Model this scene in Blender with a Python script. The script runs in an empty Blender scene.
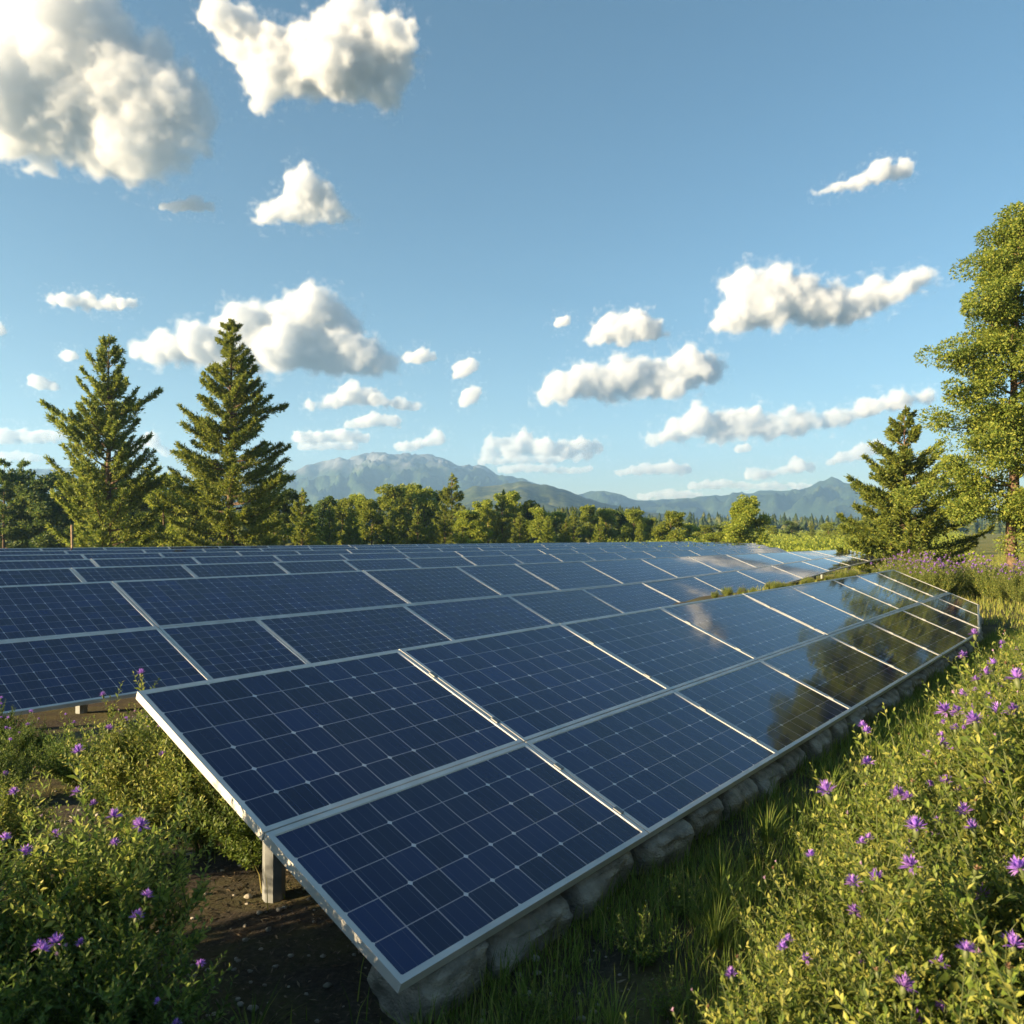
import bpy, math, random
import numpy as np
R = math.radians
sc = bpy.context.scene
COL = sc.collection

# ------------------------------------------------------------------ camera, sky, sun, exposure
FOC, HORIZON, EYE = 801.0, 528.0, 1.82
cam = bpy.data.cameras.new('camera'); cam.sensor_width = 36.0; cam.lens = FOC / 1024 * 36
cam.clip_start = 0.05; cam.clip_end = 60000
cam_ob = bpy.data.objects.new('camera', cam); COL.objects.link(cam_ob)
PITCH = math.atan((HORIZON - 512) / FOC)
cam_ob.location = (0, 0, EYE); cam_ob.rotation_euler = (R(90) + PITCH, 0, 0)
sc.camera = cam_ob
cam.dof.use_dof = True; cam.dof.focus_distance = 6.0; cam.dof.aperture_fstop = 5.6

SUN_EL, SUN_X, SUN_Y = R(11.8), -0.92, -0.39
world = bpy.data.worlds.new('World'); sc.world = world; world.use_nodes = True
wn = world.node_tree; bg = wn.nodes['Background']
sky = wn.nodes.new('ShaderNodeTexSky'); sky.sky_type = 'NISHITA'; sky.sun_disc = False
sky.sun_elevation = SUN_EL; sky.sun_rotation = math.atan2(SUN_X, SUN_Y) % (2 * math.pi)
sky.altitude = 800; sky.air_density = 1.0; sky.dust_density = 0.7; sky.ozone_density = 2.0
hsv = wn.nodes.new('ShaderNodeHueSaturation'); hsv.inputs['Saturation'].default_value = 1.08; hsv.inputs['Hue'].default_value = 0.487; hsv.inputs['Value'].default_value = 0.74
wn.links.new(sky.outputs[0], hsv.inputs['Color']); wn.links.new(hsv.outputs[0], bg.inputs[0]); bg.inputs[1].default_value = 0.050
sun = bpy.data.lights.new('sun', 'SUN'); sun.energy = 5.0; sun.angle = R(0.5); sun.color = (1.0, 0.76, 0.44)
sun_ob = bpy.data.objects.new('sun', sun); COL.objects.link(sun_ob)
from mathutils import Vector
sdir = Vector((SUN_X, SUN_Y, math.tan(SUN_EL) * math.hypot(SUN_X, SUN_Y))).normalized()
sun_ob.rotation_euler = sdir.to_track_quat('Z', 'Y').to_euler(); sun_ob.location = (-20, -5, 30)
vs = sc.view_settings; vs.view_transform = 'Standard'; vs.look = 'None'; vs.exposure = 2.32; vs.gamma = 1.0
vs.use_curve_mapping = False
cy = sc.cycles
cy.use_denoising = True; cy.max_bounces = 12; cy.diffuse_bounces = 4; cy.glossy_bounces = 3
cy.transmission_bounces = 4; cy.transparent_max_bounces = 12; cy.volume_bounces = 6; cy.volume_step_rate = 2.5; cy.volume_max_steps = 192
cy.sample_clamp_indirect = 6.0

def at(px, py, d):
    """a point seen at (px, py), d metres ahead"""
    X, Y = (px - 512) / FOC, (512 - py) / FOC
    c, s = math.cos(PITCH), math.sin(PITCH)
    f = c - Y * s; u = s + Y * c
    return Vector((X / f * d, d, EYE + u / f * d))
# ------------------------------------------------------------------ helpers
rngG = np.random.default_rng(3)
U = np.array([0.6238, 0.7816, 0.0]); U /= np.linalg.norm(U)
V = np.array([-U[1], U[0], 0.0]); ZV = np.array([0.0, 0.0, 1.0])
A0 = np.array([-0.387, 2.8, 0.0])                    # foot of the near corner of the front array
def field(t, v, z): return A0 + U * t + V * v + ZV * z
ORD = ['first','second','third','fourth','fifth','sixth','seventh','eighth','ninth','tenth','eleventh','twelfth','thirteenth','fourteenth','fifteenth','sixteenth','seventeenth','eighteenth','nineteenth','twentieth']
TENS = ['', '', 'twenty', 'thirty', 'forty', 'fifty', 'sixty', 'seventy', 'eighty', 'ninety']
def nth(i):
    if i < 20: return ORD[i]
    t, o = divmod(i + 1, 10)
    if o == 0: return TENS[t][:-1] + 'ieth'
    return TENS[t] + '-' + ORD[o - 1]
def new_mat(name):
    m = bpy.data.materials.new(name); m.use_nodes = True
    return m, m.node_tree.nodes, m.node_tree.links
def ico(level):
    import bmesh
    bm = bmesh.new(); bmesh.ops.create_icosphere(bm, subdivisions=level, radius=1.0)
    v = np.array([p.co[:] for p in bm.verts]); f = np.array([[q.index for q in p.verts] for p in bm.faces]); bm.free()
    return v, f
def make_mesh(name, v, f, mat=None, smooth=False):
    """all faces of one size, from arrays"""
    me = bpy.data.meshes.new(name)
    v = np.ascontiguousarray(v, dtype=np.float32); f = np.ascontiguousarray(f, dtype=np.int32)
    n, k = f.shape
    me.vertices.add(len(v)); me.vertices.foreach_set('co', v.ravel())
    me.loops.add(n * k); me.loops.foreach_set('vertex_index', f.ravel())
    me.polygons.add(n); me.polygons.foreach_set('loop_start', np.arange(0, n * k, k, dtype=np.int32))
    if smooth: me.polygons.foreach_set('use_smooth', np.ones(n, dtype=bool))
    me.update(calc_edges=True)
    if mat is not None: me.materials.append(mat)
    return me
def link(name, me, parent=None, loc=None):
    o = bpy.data.objects.new(name, me); COL.objects.link(o)
    if parent is not None: o.parent = parent
    if loc is not None: o.location = loc
    return o
def tag(o, label=None, cat=None, group=None, kind=None):
    if label: o['label'] = label
    if cat: o['category'] = cat
    if group: o['group'] = group
    if kind: o['kind'] = kind
    return o
def empty(name, loc=(0, 0, 0), rz=0.0):
    o = bpy.data.objects.new(name, None); COL.objects.link(o)
    o.location = loc; o.rotation_euler = (0, 0, rz); o.empty_display_size = .2
    return o
CHILD = {}
def reg(parent, *kids): CHILD[parent.name] = list(kids)
def copy_tree(o, loc, rz=0.0, sc_=(1, 1, 1)):
    c = o.copy(); COL.objects.link(c); c.location = loc; c.rotation_euler = (0, 0, rz); c.scale = sc_
    for k in ('label', 'category', 'group', 'kind'):
        if k in c: del c[k]
    for k in CHILD.get(o.name, []):
        d = k.copy(); COL.objects.link(d); d.parent = c
    return c
def tubes(paths, sides=6):
    """paths: list of (points n x 3, radii n). One vertex/quad array."""
    Vs, Fs, off = [], [], 0
    ang = np.arange(sides) / sides * 2 * np.pi
    for P, rad in paths:
        P = np.asarray(P, float); rad = np.asarray(rad, float)
        T = np.gradient(P, axis=0); T /= np.linalg.norm(T, axis=1, keepdims=True) + 1e-9
        ref = np.where(np.abs(T[:, 2:3]) > .9, np.array([[1., 0, 0]]), np.array([[0., 0, 1]]))
        a = np.cross(T, ref); a /= np.linalg.norm(a, axis=1, keepdims=True) + 1e-9
        b = np.cross(T, a)
        ring = P[:, None] + rad[:, None, None] * (np.cos(ang)[None, :, None] * a[:, None] + np.sin(ang)[None, :, None] * b[:, None])
        n = len(P); Vs.append(ring.reshape(-1, 3))
        i = np.arange(n - 1)[:, None] * sides; j = np.arange(sides)[None]; j2 = (j + 1) % sides
        Fs.append(np.stack([i + j, i + j2, i + sides + j2, i + sides + j], -1).reshape(-1, 4) + off)
        off += n * sides
    return np.concatenate(Vs), np.concatenate(Fs)
def unit(a): return a / (np.linalg.norm(a, axis=-1, keepdims=True) + 1e-9)
def leaves(P, D, N, L, W, fold=.25):
    """diamond leaves: foot P, direction D, rough normal N, length L, width W -> verts, tris (2 per leaf)"""
    D = unit(D); S = unit(np.cross(D, N)); Nn = np.cross(S, D)
    L = L[:, None]; W = W[:, None]
    mid = P + D * L * .45
    v = np.stack([P, mid - S * W * .5 + Nn * W * fold, P + D * L, mid + S * W * .5 + Nn * W * fold], 1).reshape(-1, 3)
    k = np.arange(len(P))[:, None] * 4
    f = np.concatenate([k + np.array([[0, 1, 2]]), k + np.array([[0, 2, 3]])], 1).reshape(-1, 3)
    return v, f
def value_noise(x, y, seed=0):
    """smooth 2D noise in -1..1, vectorised"""
    xi = np.floor(x).astype(np.int64); yi = np.floor(y).astype(np.int64)
    fx = x - xi; fy = y - yi; fx = fx * fx * (3 - 2 * fx); fy = fy * fy * (3 - 2 * fy)
    def h(a, b):
        n = (a * 374761393 + b * 668265263 + seed * 2147483647) & 0xffffffff
        n = ((n ^ (n >> 13)) * 1274126177) & 0xffffffff
        n = n ^ (n >> 16)
        return (n & 0xffff) / 32767.5 - 1
    return (h(xi, yi) * (1 - fx) + h(xi + 1, yi) * fx) * (1 - fy) + (h(xi, yi + 1) * (1 - fx) + h(xi + 1, yi + 1) * fx) * fy
def fbm(x, y, oct=4, seed=0):
    s = 0; a = .5
    for o in range(oct): s = s + a * value_noise(x * 2 ** o, y * 2 ** o, seed + o * 17); a *= .5
    return s
def ramp_node(nn, stops):
    r = nn.new('ShaderNodeValToRGB'); e = r.color_ramp.elements
    while len(e) < len(stops): e.new(.5)
    for q, (p, c) in zip(e, stops): q.position = p; q.color = (*c, 1)
    return r

# ------------------------------------------------------------------ materials
def leaf_mat(name, stops, transl=.35, rough=.55, spec=.25):
    m, nn, ll = new_mat(name)
    b = nn['Principled BSDF']; b.inputs['Roughness'].default_value = rough; b.inputs['Specular IOR Level'].default_value = spec
    g = nn.new('ShaderNodeNewGeometry'); r = ramp_node(nn, stops)
    ll.new(g.outputs['Random Per Island'], r.inputs[0])
    oi = nn.new('ShaderNodeObjectInfo'); hs = nn.new('ShaderNodeHueSaturation')
    mp = nn.new('ShaderNodeMapRange'); mp.inputs[3].default_value = .8; mp.inputs[4].default_value = 1.2
    ll.new(oi.outputs['Random'], mp.inputs[0]); ll.new(mp.outputs[0], hs.inputs['Value']); ll.new(r.outputs[0], hs.inputs['Color'])
    ll.new(hs.outputs[0], b.inputs['Base Color'])
    t = nn.new('ShaderNodeBsdfTranslucent'); mx = nn.new('ShaderNodeMixShader'); mx.inputs[0].default_value = transl
    ll.new(hs.outputs[0], t.inputs['Color']); ll.new(b.outputs[0], mx.inputs[1]); ll.new(t.outputs[0], mx.inputs[2])
    ll.new(mx.outputs[0], nn['Material Output'].inputs['Surface'])
    return m
def plain_mat(name, col, rough=.6, metal=0.0, noise=0.0, scale=8.0, bump=0.0, bump_scale=60.0, col2=None):
    m, nn, ll = new_mat(name); b = nn['Principled BSDF']
    b.inputs['Roughness'].default_value = rough; b.inputs['Metallic'].default_value = metal
    b.inputs['Base Color'].default_value = (*col, 1)
    tc = nn.new('ShaderNodeTexCoord')
    if noise:
        n = nn.new('ShaderNodeTexNoise'); n.inputs['Scale'].default_value = scale; n.inputs['Detail'].default_value = 6
        ll.new(tc.outputs['Object'], n.inputs['Vector'])
        lo = tuple(c * (1 - noise) for c in col); hi = col2 or tuple(c * (1 + noise) for c in col)
        r = ramp_node(nn, [(.3, lo), (.72, hi)]); ll.new(n.outputs[0], r.inputs[0]); ll.new(r.outputs[0], b.inputs['Base Color'])
    if bump:
        n2 = nn.new('ShaderNodeTexNoise'); n2.inputs['Scale'].default_value = bump_scale; n2.inputs['Detail'].default_value = 5
        ll.new(tc.outputs['Object'], n2.inputs['Vector'])
        bp = nn.new('ShaderNodeBump'); bp.inputs['Strength'].default_value = bump; bp.inputs['Distance'].default_value = .02
        ll.new(n2.outputs[0], bp.inputs['Height']); ll.new(bp.outputs[0], b.inputs['Normal'])
    return m
M_CONIF = leaf_mat('conifer_needles', [(0, (0.095, 0.144, 0.025)), (.5, (0.216, 0.273, 0.044)), (1, (0.363, 0.381, 0.063))], .5)
M_CONIF2 = leaf_mat('pine_needles', [(0, (0.071, 0.118, 0.025)), (.5, (0.168, 0.216, 0.039)), (1, (0.319, 0.340, 0.057))], .5)
M_BROAD = leaf_mat('broad_leaves', [(0, (0.116, 0.170, 0.025)), (.5, (0.234, 0.294, 0.041)), (1, (0.372, 0.391, 0.063))], .5)
M_PINE = leaf_mat('pine_foliage', [(0, (0.090, 0.144, 0.028)), (.5, (0.193, 0.258, 0.044)), (1, (0.357, 0.371, 0.067))], .5)
M_DARKTREE = leaf_mat('dark_leaves', [(0, (0.041, 0.082, 0.023)), (.5, (0.090, 0.144, 0.034)), (1, (0.198, 0.237, 0.048))], .45)
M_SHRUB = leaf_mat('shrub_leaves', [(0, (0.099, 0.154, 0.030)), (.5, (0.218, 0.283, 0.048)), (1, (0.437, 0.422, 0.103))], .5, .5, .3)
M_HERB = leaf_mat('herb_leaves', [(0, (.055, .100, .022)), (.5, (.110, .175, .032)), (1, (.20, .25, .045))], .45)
M_GRASS = leaf_mat('grass_blades', [(0, (.085, .140, .024)), (.5, (.165, .235, .038)), (.85, (.25, .29, .055)), (1, (.36, .31, .12))], .45)
M_DRYGRASS = leaf_mat('dry_grass_blades', [(0, (.14, .19, .035)), (.5, (.24, .27, .05)), (1, (.40, .36, .11))], .45)
M_STEM = plain_mat('green_stem', (.075, .095, .028), .6)
M_BARK = plain_mat('bark', (.11, .068, .042), .9, noise=.5, scale=9, bump=.6, bump_scale=25)
M_PETAL = leaf_mat('purple_petals', [(0, (.24, .12, .56)), (.5, (.40, .20, .68)), (1, (.58, .34, .74))], .35, .6, .1)
M_PINK = leaf_mat('pale_pink_petals', [(0, (.42, .26, .46)), (.6, (.55, .36, .52)), (1, (.65, .52, .55))], .35, .6, .1)
M_SEED = leaf_mat('brown_seed_heads', [(0, (.16, .09, .05)), (.6, (.28, .17, .10)), (1, (.42, .28, .20))], .3, .7, .1)
M_STONE = plain_mat('grey_stone', (.27, .245, .205), .95, noise=.5, scale=5, bump=1.0, bump_scale=28)
M_ALU = plain_mat('aluminium_frame', (.54, .53, .51), .45, .25, noise=.12, scale=5)
M_STEEL = plain_mat('galvanised_steel', (.22, .235, .245), .55, .5, noise=.2, scale=12)
M_BACK = plain_mat('panel_backsheet', (.45, .45, .46), .6)
M_WOOD = plain_mat('weathered_wood', (.30, .20, .12), .85, noise=.3, scale=10)
# ------------------------------------------------------------------ ground, hills, far forest, haze
def lateral(x, y):
    dx, dy = x - A0[0], y - A0[1]
    return dx * U[0] + dy * U[1], dx * V[0] + dy * V[1]
def sstep(a, b, x):
    q = np.clip((x - a) / (b - a), 0, 1); return q * q * (3 - 2 * q)
def ground_z(x, y):
    x = np.asarray(x, float); y = np.asarray(y, float)
    t, v = lateral(x, y)
    g = -.0085 * np.clip(t - 2, 0, 60) * sstep(4, 8, v) * sstep(90, 40, np.hypot(x, y))
    g = g - .5 * sstep(50, 90, y)
    near = sstep(60, 20, np.hypot(x, y))
    g = g + near * (.035 * fbm(x * 1.3, y * 1.3, 4, 5))
    rise = .30 * sstep(9, 15, t) * sstep(3.6, 5.0, v) * sstep(8.2, 6.2, v) * sstep(40, 33, t)   # bank under the far end of the second array
    return g + rise
def graded(lo, hi, step, far, n):
    a = np.arange(lo, hi + 1e-6, step)
    up = hi + (np.geomspace(1, 1 + (far - hi), n) - 1)[1:]
    dn = lo - (np.geomspace(1, 1 + (far + lo), n) - 1)[1:]
    return np.concatenate([dn[::-1], a, up])
xs = graded(-8, 12, .11, 3280, 70); ys = graded(-2, 26, .13, 3280, 70)
GX, GY = np.meshgrid(xs, ys); gz = ground_z(GX, GY)
nx, ny = len(xs), len(ys)
idx = np.arange(nx * ny).reshape(ny, nx)
gf = np.stack([idx[:-1, :-1], idx[:-1, 1:], idx[1:, 1:], idx[1:, :-1]], -1).reshape(-1, 4)
def ground_mat():
    m, nn, ll = new_mat('ground_soil_and_grass'); b = nn['Principled BSDF']; b.inputs['Roughness'].default_value = .95
    b.inputs['Specular IOR Level'].default_value = .15
    g = nn.new('ShaderNodeNewGeometry')
    def noise(s, d=6, r=.6):
        n = nn.new('ShaderNodeTexNoise'); n.inputs['Scale'].default_value = s; n.inputs['Detail'].default_value = d; n.inputs['Roughness'].default_value = r
        ll.new(g.outputs['Position'], n.inputs['Vector']); return n
    soil = ramp_node(nn, [(.25, (.030, .025, .021)), (.5, (.062, .052, .043)), (.78, (.135, .115, .095))]); ll.new(noise(38, 8, .75).outputs[0], soil.inputs[0])
    grass = ramp_node(nn, [(.3, (.09, .11, .024)), (.5, (.17, .17, .038)), (.7, (.29, .24, .07))]); ll.new(noise(.35, 8, .7).outputs[0], grass.inputs[0])
    att = nn.new('ShaderNodeAttribute'); att.attribute_name = 'grassy'
    n3 = noise(2.2, 6, .6); ad = nn.new('ShaderNodeMath'); ad.operation = 'ADD'; ll.new(att.outputs['Fac'], ad.inputs[0])
    sb = nn.new('ShaderNodeMath'); sb.operation = 'SUBTRACT'; ll.new(n3.outputs[0], sb.inputs[0]); sb.inputs[1].default_value = .5
    ml = nn.new('ShaderNodeMath'); ml.operation = 'MULTIPLY'; ll.new(sb.outputs[0], ml.inputs[0]); ml.inputs[1].default_value = 1.6
    ll.new(ml.outputs[0], ad.inputs[1]); ad.use_clamp = True
    mx = nn.new('ShaderNodeMix'); mx.data_type = 'RGBA'; ll.new(ad.outputs[0], mx.inputs[0]); ll.new(soil.outputs[0], mx.inputs[6]); ll.new(grass.outputs[0], mx.inputs[7])
    ll.new(mx.outputs[2], b.inputs['Base Color'])
    bp = nn.new('ShaderNodeBump'); bp.inputs['Strength'].default_value = .9; bp.inputs['Distance'].default_value = .03
    ll.new(noise(45, 8, .8).outputs[0], bp.inputs['Height']); ll.new(bp.outputs[0], b.inputs['Normal'])
    return m
gme = make_mesh('ground', np.stack([GX, GY, gz], -1).reshape(-1, 3), gf, ground_mat(), True)
tt, vv = lateral(GX, GY)
grassy = np.clip(.15 + .85 * sstep(16, 30, np.hypot(GX, GY)) + .45 * sstep(-.2, -.7, vv) + .5 * sstep(9, 14, tt) * sstep(.5, -1, vv), 0, 1)
at_ = gme.attributes.new('grassy', 'FLOAT', 'POINT'); at_.data.foreach_set('value', grassy.astype(np.float32).ravel())
tag(link('ground', gme), kind='structure')

def hill_mat(name, stops, rock=0.0, rock_col=(.34, .31, .28), scale=.012, peak=280.0):
    m, nn, ll = new_mat(name); b = nn['Principled BSDF']; b.inputs['Roughness'].default_value = .95; b.inputs['Specular IOR Level'].default_value = .1
    g = nn.new('ShaderNodeNewGeometry')
    n = nn.new('ShaderNodeTexNoise'); n.inputs['Scale'].default_value = scale; n.inputs['Detail'].default_value = 9; n.inputs['Roughness'].default_value = .68
    ll.new(g.outputs['Position'], n.inputs['Vector'])
    r = ramp_node(nn, stops); ll.new(n.outputs[0], r.inputs[0]); out = r.outputs[0]
    fine = nn.new('ShaderNodeTexVoronoi'); fine.inputs['Scale'].default_value = .11; ll.new(g.outputs['Position'], fine.inputs['Vector'])
    fr = ramp_node(nn, [(0, (1.25, 1.25, 1.2)), (.8, (.45, .5, .5))]); ll.new(fine.outputs[0], fr.inputs[0])
    mm = nn.new('ShaderNodeMix'); mm.data_type = 'RGBA'; mm.blend_type = 'MULTIPLY'; mm.inputs[0].default_value = 1
    ll.new(out, mm.inputs[6]); ll.new(fr.outputs[0], mm.inputs[7]); out = mm.outputs[2]
    if rock:
        sx = nn.new('ShaderNodeSeparateXYZ'); ll.new(g.outputs['Position'], sx.inputs[0])
        mr = nn.new('ShaderNodeMapRange'); mr.inputs[1].default_value = peak * .42; mr.inputs[2].default_value = peak; ll.new(sx.outputs[2], mr.inputs[0])
        n2 = nn.new('ShaderNodeTexNoise'); n2.inputs['Scale'].default_value = .02; n2.inputs['Detail'].default_value = 8; n2.inputs['Roughness'].default_value = .7
        ll.new(g.outputs['Position'], n2.inputs['Vector'])
        ad = nn.new('ShaderNodeMath'); ad.operation = 'MULTIPLY_ADD'; ll.new(mr.outputs[0], ad.inputs[0]); ad.inputs[1].default_value = 1.0; ll.new(n2.outputs[0], ad.inputs[2])
        rr = ramp_node(nn, [(.78, (0, 0, 0)), (.98, (1, 1, 1))]); ll.new(ad.outputs[0], rr.inputs[0])
        rk = ramp_node(nn, [(.35, tuple(c * .6 for c in rock_col)), (.62, tuple(min(.8, c * 1.6) for c in rock_col))]); ll.new(n.outputs[0], rk.inputs[0])
        mx = nn.new('ShaderNodeMix'); mx.data_type = 'RGBA'; ll.new(rr.outputs[0], mx.inputs[0]); ll.new(out, mx.inputs[6]); ll.new(rk.outputs[0], mx.inputs[7]); out = mx.outputs[2]
    ll.new(out, b.inputs['Base Color'])
    return m
def range_(name, crest, D, r0, r1, mat, rough, seed, n_r=70, fine=24.0, lo=-500, hi=1560, step=3):
    """a mountain range: crest [(px, py)...] measured from the photo, standing D metres off and reaching from r0 to r1"""
    px = np.arange(lo, hi, step, dtype=float)
    py = np.interp(px, [c[0] for c in crest], [c[1] for c in crest])
    H = (HORIZON - py) / FOC * D + EYE
    X = (px - 512) / FOC
    r = np.linspace(r0, r1, n_r)
    RR, HH = np.meshgrid(r, H, indexing='ij'); XX = np.broadcast_to(X, RR.shape)
    s = np.where(RR < D, (RR - r0) / (D - r0), (r1 - RR) / (r1 - D)); s = np.clip(s, 0, 1)
    wx, wy = XX * RR, RR
    ridge = 1 - np.abs(fbm(wx / (fine * 8), wy / (fine * 8), 5, seed)) * 2.2
    prof = s ** 1.15
    HH = HH + np.clip(HH / 200, .1, 1.2) * 17 * fbm(XX * 60, RR * 0 + seed, 5, seed + 3)
    z = HH * prof + rough * (ridge - .6) * np.sin(np.clip(s, 0, 1) * np.pi) ** .8 * np.clip(HH / 80, .25, 1.6)
    z = z + rough * .10 * fbm(wx / fine, wy / fine, 3, seed + 9) * np.clip(s * 4, 0, 1)
    z = np.minimum(z, HH * (RR / D) * .999 + .5 + 0 * s) * 1.0 - 3 * (s < .02)
    n, k = RR.shape; idx = np.arange(n * k).reshape(n, k)
    f = np.stack([idx[:-1, :-1], idx[:-1, 1:], idx[1:, 1:], idx[1:, :-1]], -1).reshape(-1, 4)
    me = make_mesh(name, np.stack([wx, wy, z], -1).reshape(-1, 3), f, mat, True)
    return tag(link(name, me), kind='structure')
FOREST = [(.35, (.014, .028, .014)), (.52, (.030, .050, .020)), (.68, (.075, .090, .032))]
range_('mountain', [(-500,485),(-100,482),(0,474),(60,468),(110,474),(170,484),(230,480),(265,474),(300,466),(320,463),(340,460),(355,454),(375,453),(390,451),(405,455),(420,453),(440,457),(460,464),(480,467),(500,472),(520,479),(540,486),(560,492),(590,499),(620,506),(640,511),(670,518),(760,528),(1560,529)], 2900, 1900, 3250, hill_mat('mountain_rock', FOREST, 1.0, (.085, .09, .10), .014, 310), 95, 11)
range_('mountain', [(-500,529),(520,529),(540,497),(560,494),(592,491),(620,495),(645,502),(662,499),(700,497),(740,492),(765,490),(785,493),(805,488),(822,481),(832,479),(845,481),(870,488),(900,493),(960,505),(1030,512),(1560,520)], 2700, 2000, 3200, hill_mat('far_mountain_forest', FOREST, 0, scale=.008), 70, 23)
range_('hill', [(-500,512),(250,505),(380,508),(430,503),(455,494),(475,487),(495,483),(520,482),(545,485),(570,492),(600,502),(640,510),(690,518),(740,526),(1560,529)], 1450, 850, 2000, hill_mat('hill_forest', [(.35, (.020, .036, .014)), (.5, (.055, .072, .024)), (.68, (.14, .14, .05))], 0, scale=.014), 22, 31)
# ------------------------------------------------------------------ clouds
CLOUDS = [
 ('large grey bottomed cumulus cloud at the upper left, the biggest in the sky', 186, [(75,35,55),(30,75,45),(-10,85,45),(100,75,50),(150,90,42),(185,98,24),(132,150,32),(128,174,20),(20,120,38),(60,8,45),(5,142,20),(60,140,20),(95,130,30),(206,148,11),(182,162,11),(195,120,22)], 1.0),
 ('torn white cloud with a notched top beside the biggest cloud', 118, [(218,12,20),(243,42,24),(262,72,22),(262,104,11),(290,60,26),(328,62,30),(350,22,28),(365,58,30),(392,42,24),(402,68,16),(388,98,15),(345,88,15),(310,88,10),(278,90,12)], 1.0),
 ('small white puff of cloud under the torn white cloud', 222, [(303,188,20),(322,198,17),(290,208,15),(266,214,11),(257,226,7),(310,220,12),(346,215,9),(330,220,8)], 1.0),
 ('tiny thin cloud just under the biggest cloud', 212, [(196,204,9),(177,206,7),(210,207,6),(162,207,5)], 1.0),
 ('long flat white cloud above the leftmost tall conifer', 312, [(68,300,8),(88,301,10),(110,304,8),(133,303,6),(50,299,6)], 1.0),
 ('wide cumulus with a grey underside behind the top of the tall spruce', 376, [(312,308,24),(288,325,24),(335,328,25),(240,324,22),(200,343,22),(160,350,19),(225,352,22),(280,350,26),(330,352,25),(370,358,19),(136,352,10),(392,363,12)], 1.0),
 ('small grey cloud touching the end of the wide cumulus', 365, [(422,356,8),(408,358,6),(433,357,5)], 1.0),
 ('upper one of two little round clouds stacked over the highest mountain', 378, [(463,370,10),(471,365,8),(455,376,5)], 1.0),
 ('lower one of two little round clouds stacked over the highest mountain', 408, [(469,397,10),(476,392,7),(463,403,6)], 1.0),
 ('white cloud with a flat base hanging below the wide cumulus', 411, [(350,394,13),(370,397,12),(335,402,9),(310,406,7),(398,403,8),(416,406,6)], 1.0),
 ('thin cloud strip right under the flat based cloud', 429, [(375,420,8),(360,423,6),(395,421,7),(347,425,5)], 1.0),
 ('faint low cloud band over the forest beside the tall spruce', 446, [(297,438,6),(325,437,6),(348,436,7),(367,438,5)], 1.0),
 ('small cloud resting just above the highest mountain summit', 452, [(438,438,9),(420,444,7),(400,447,6)], 1.0),
 ('broken row of low cumulus over the saddle between the mountains', 461, [(490,440,7),(525,440,10),(545,448,11),(510,452,9),(580,444,9),(597,448,8),(565,452,8),(485,456,6)], 1.0),
 ('bright cumulus with a heaped top and a slanted tail high over the far valley', 336, [(745,288,22),(775,280,18),(765,304,25),(735,317,18),(800,294,22),(820,308,22),(845,310,18),(875,295,17),(902,287,15),(926,277,12),(860,312,12),(715,326,10)], 1.0),
 ('rounded white cloud beside the bright heaped cumulus', 348, [(610,328,16),(635,321,14),(653,329,12),(625,337,12),(592,341,7),(666,335,6)], 1.0),
 ('long cumulus with a flat base below the rounded white cloud', 408, [(560,386,18),(545,397,11),(590,379,18),(625,373,17),(650,379,19),(690,364,18),(710,370,16),(672,388,15),(612,394,13),(725,367,7)], 1.0),
 ('long drawn out cumulus reaching towards the tall pine', 448, [(700,420,16),(675,430,13),(652,440,8),(725,424,16),(750,420,14),(768,430,13),(800,425,13),(835,418,11),(868,408,12),(900,402,12),(928,397,9),(790,412,8),(720,440,8)], 1.0),
 ('tiny wisp right below the long drawn out cumulus', 454, [(747,448,5),(737,450,4)], 1.0),
 ('thin low cloud streak above the far valley', 478, [(640,470,5),(665,468,6),(688,470,5),(618,473,4)], 1.0),
 ('pair of small puffs above the rounded far mountain', 483, [(750,474,7),(796,466,9),(772,474,6),(811,468,6)], 1.0),
 ('small slanted cloud between the far mountain and the pine', 468, [(842,458,7),(860,452,9),(878,447,8),(829,463,4)], 1.0),
 ('lone wispy cloud high on the empty side of the sky', 196, [(880,170,12),(905,170,10),(860,182,8),(836,187,6),(815,193,4)], 1.0),
 ('tiny wisp beside the rounded white cloud', 328, [(566,321,6),(556,324,4)], 1.0),
 ('tiny cloud at the very edge of the sky beside the leftmost conifer', 338, [(-2,330,8),(-10,333,7)], 1.0),
 ('speck of cloud just above the leftmost conifer top', 361, [(66,356,6),(76,357,4)], 1.0),
 ('small flat cloud left of the leftmost conifer', 390, [(33,381,6),(47,385,6),(57,387,4)], 1.0),
 ('low cloud strip over the dark trees at the edge', 446, [(-5,438,7),(18,438,7),(48,436,7),(64,437,5)], 1.0),
]
CLOUDS += [
 ('low cloud showing between the two tall conifers', 458, [(152,440,9),(132,450,7),(166,452,6),(118,454,5)], 1.0),
 ('faint thin cloud streak low over the broken row of cumulus', 474, [(500,470,4),(530,468,5),(560,471,4),(590,469,4)], .8),
 ('faint streak low over the far valley, the lowest cloud', 490, [(690,486,4),(720,484,5),(760,487,4),(800,486,4),(830,488,3)], .8),
 ('faint flat cloud low behind the highest mountain', 450, [(330,446,5),(355,447,5),(300,447,4)], .8),
 ('small ragged cloud low over the forest under the highest mountain', 470, [(590,455,4),(560,458,5),(480,462,4)], .8),
 ('low cloud band over the far valley beside the rounded mountain', 500, [(640,497,4),(672,494,5),(700,496,4)], .8),
 ('faint patch of cloud low beside the dark edge trees', 462, [(0,456,5),(22,457,5),(40,459,4)], .8),
]
CLOUD_BASE = 620.0
CLOUD_COL = (.775, .805, .86, 1)
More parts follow.
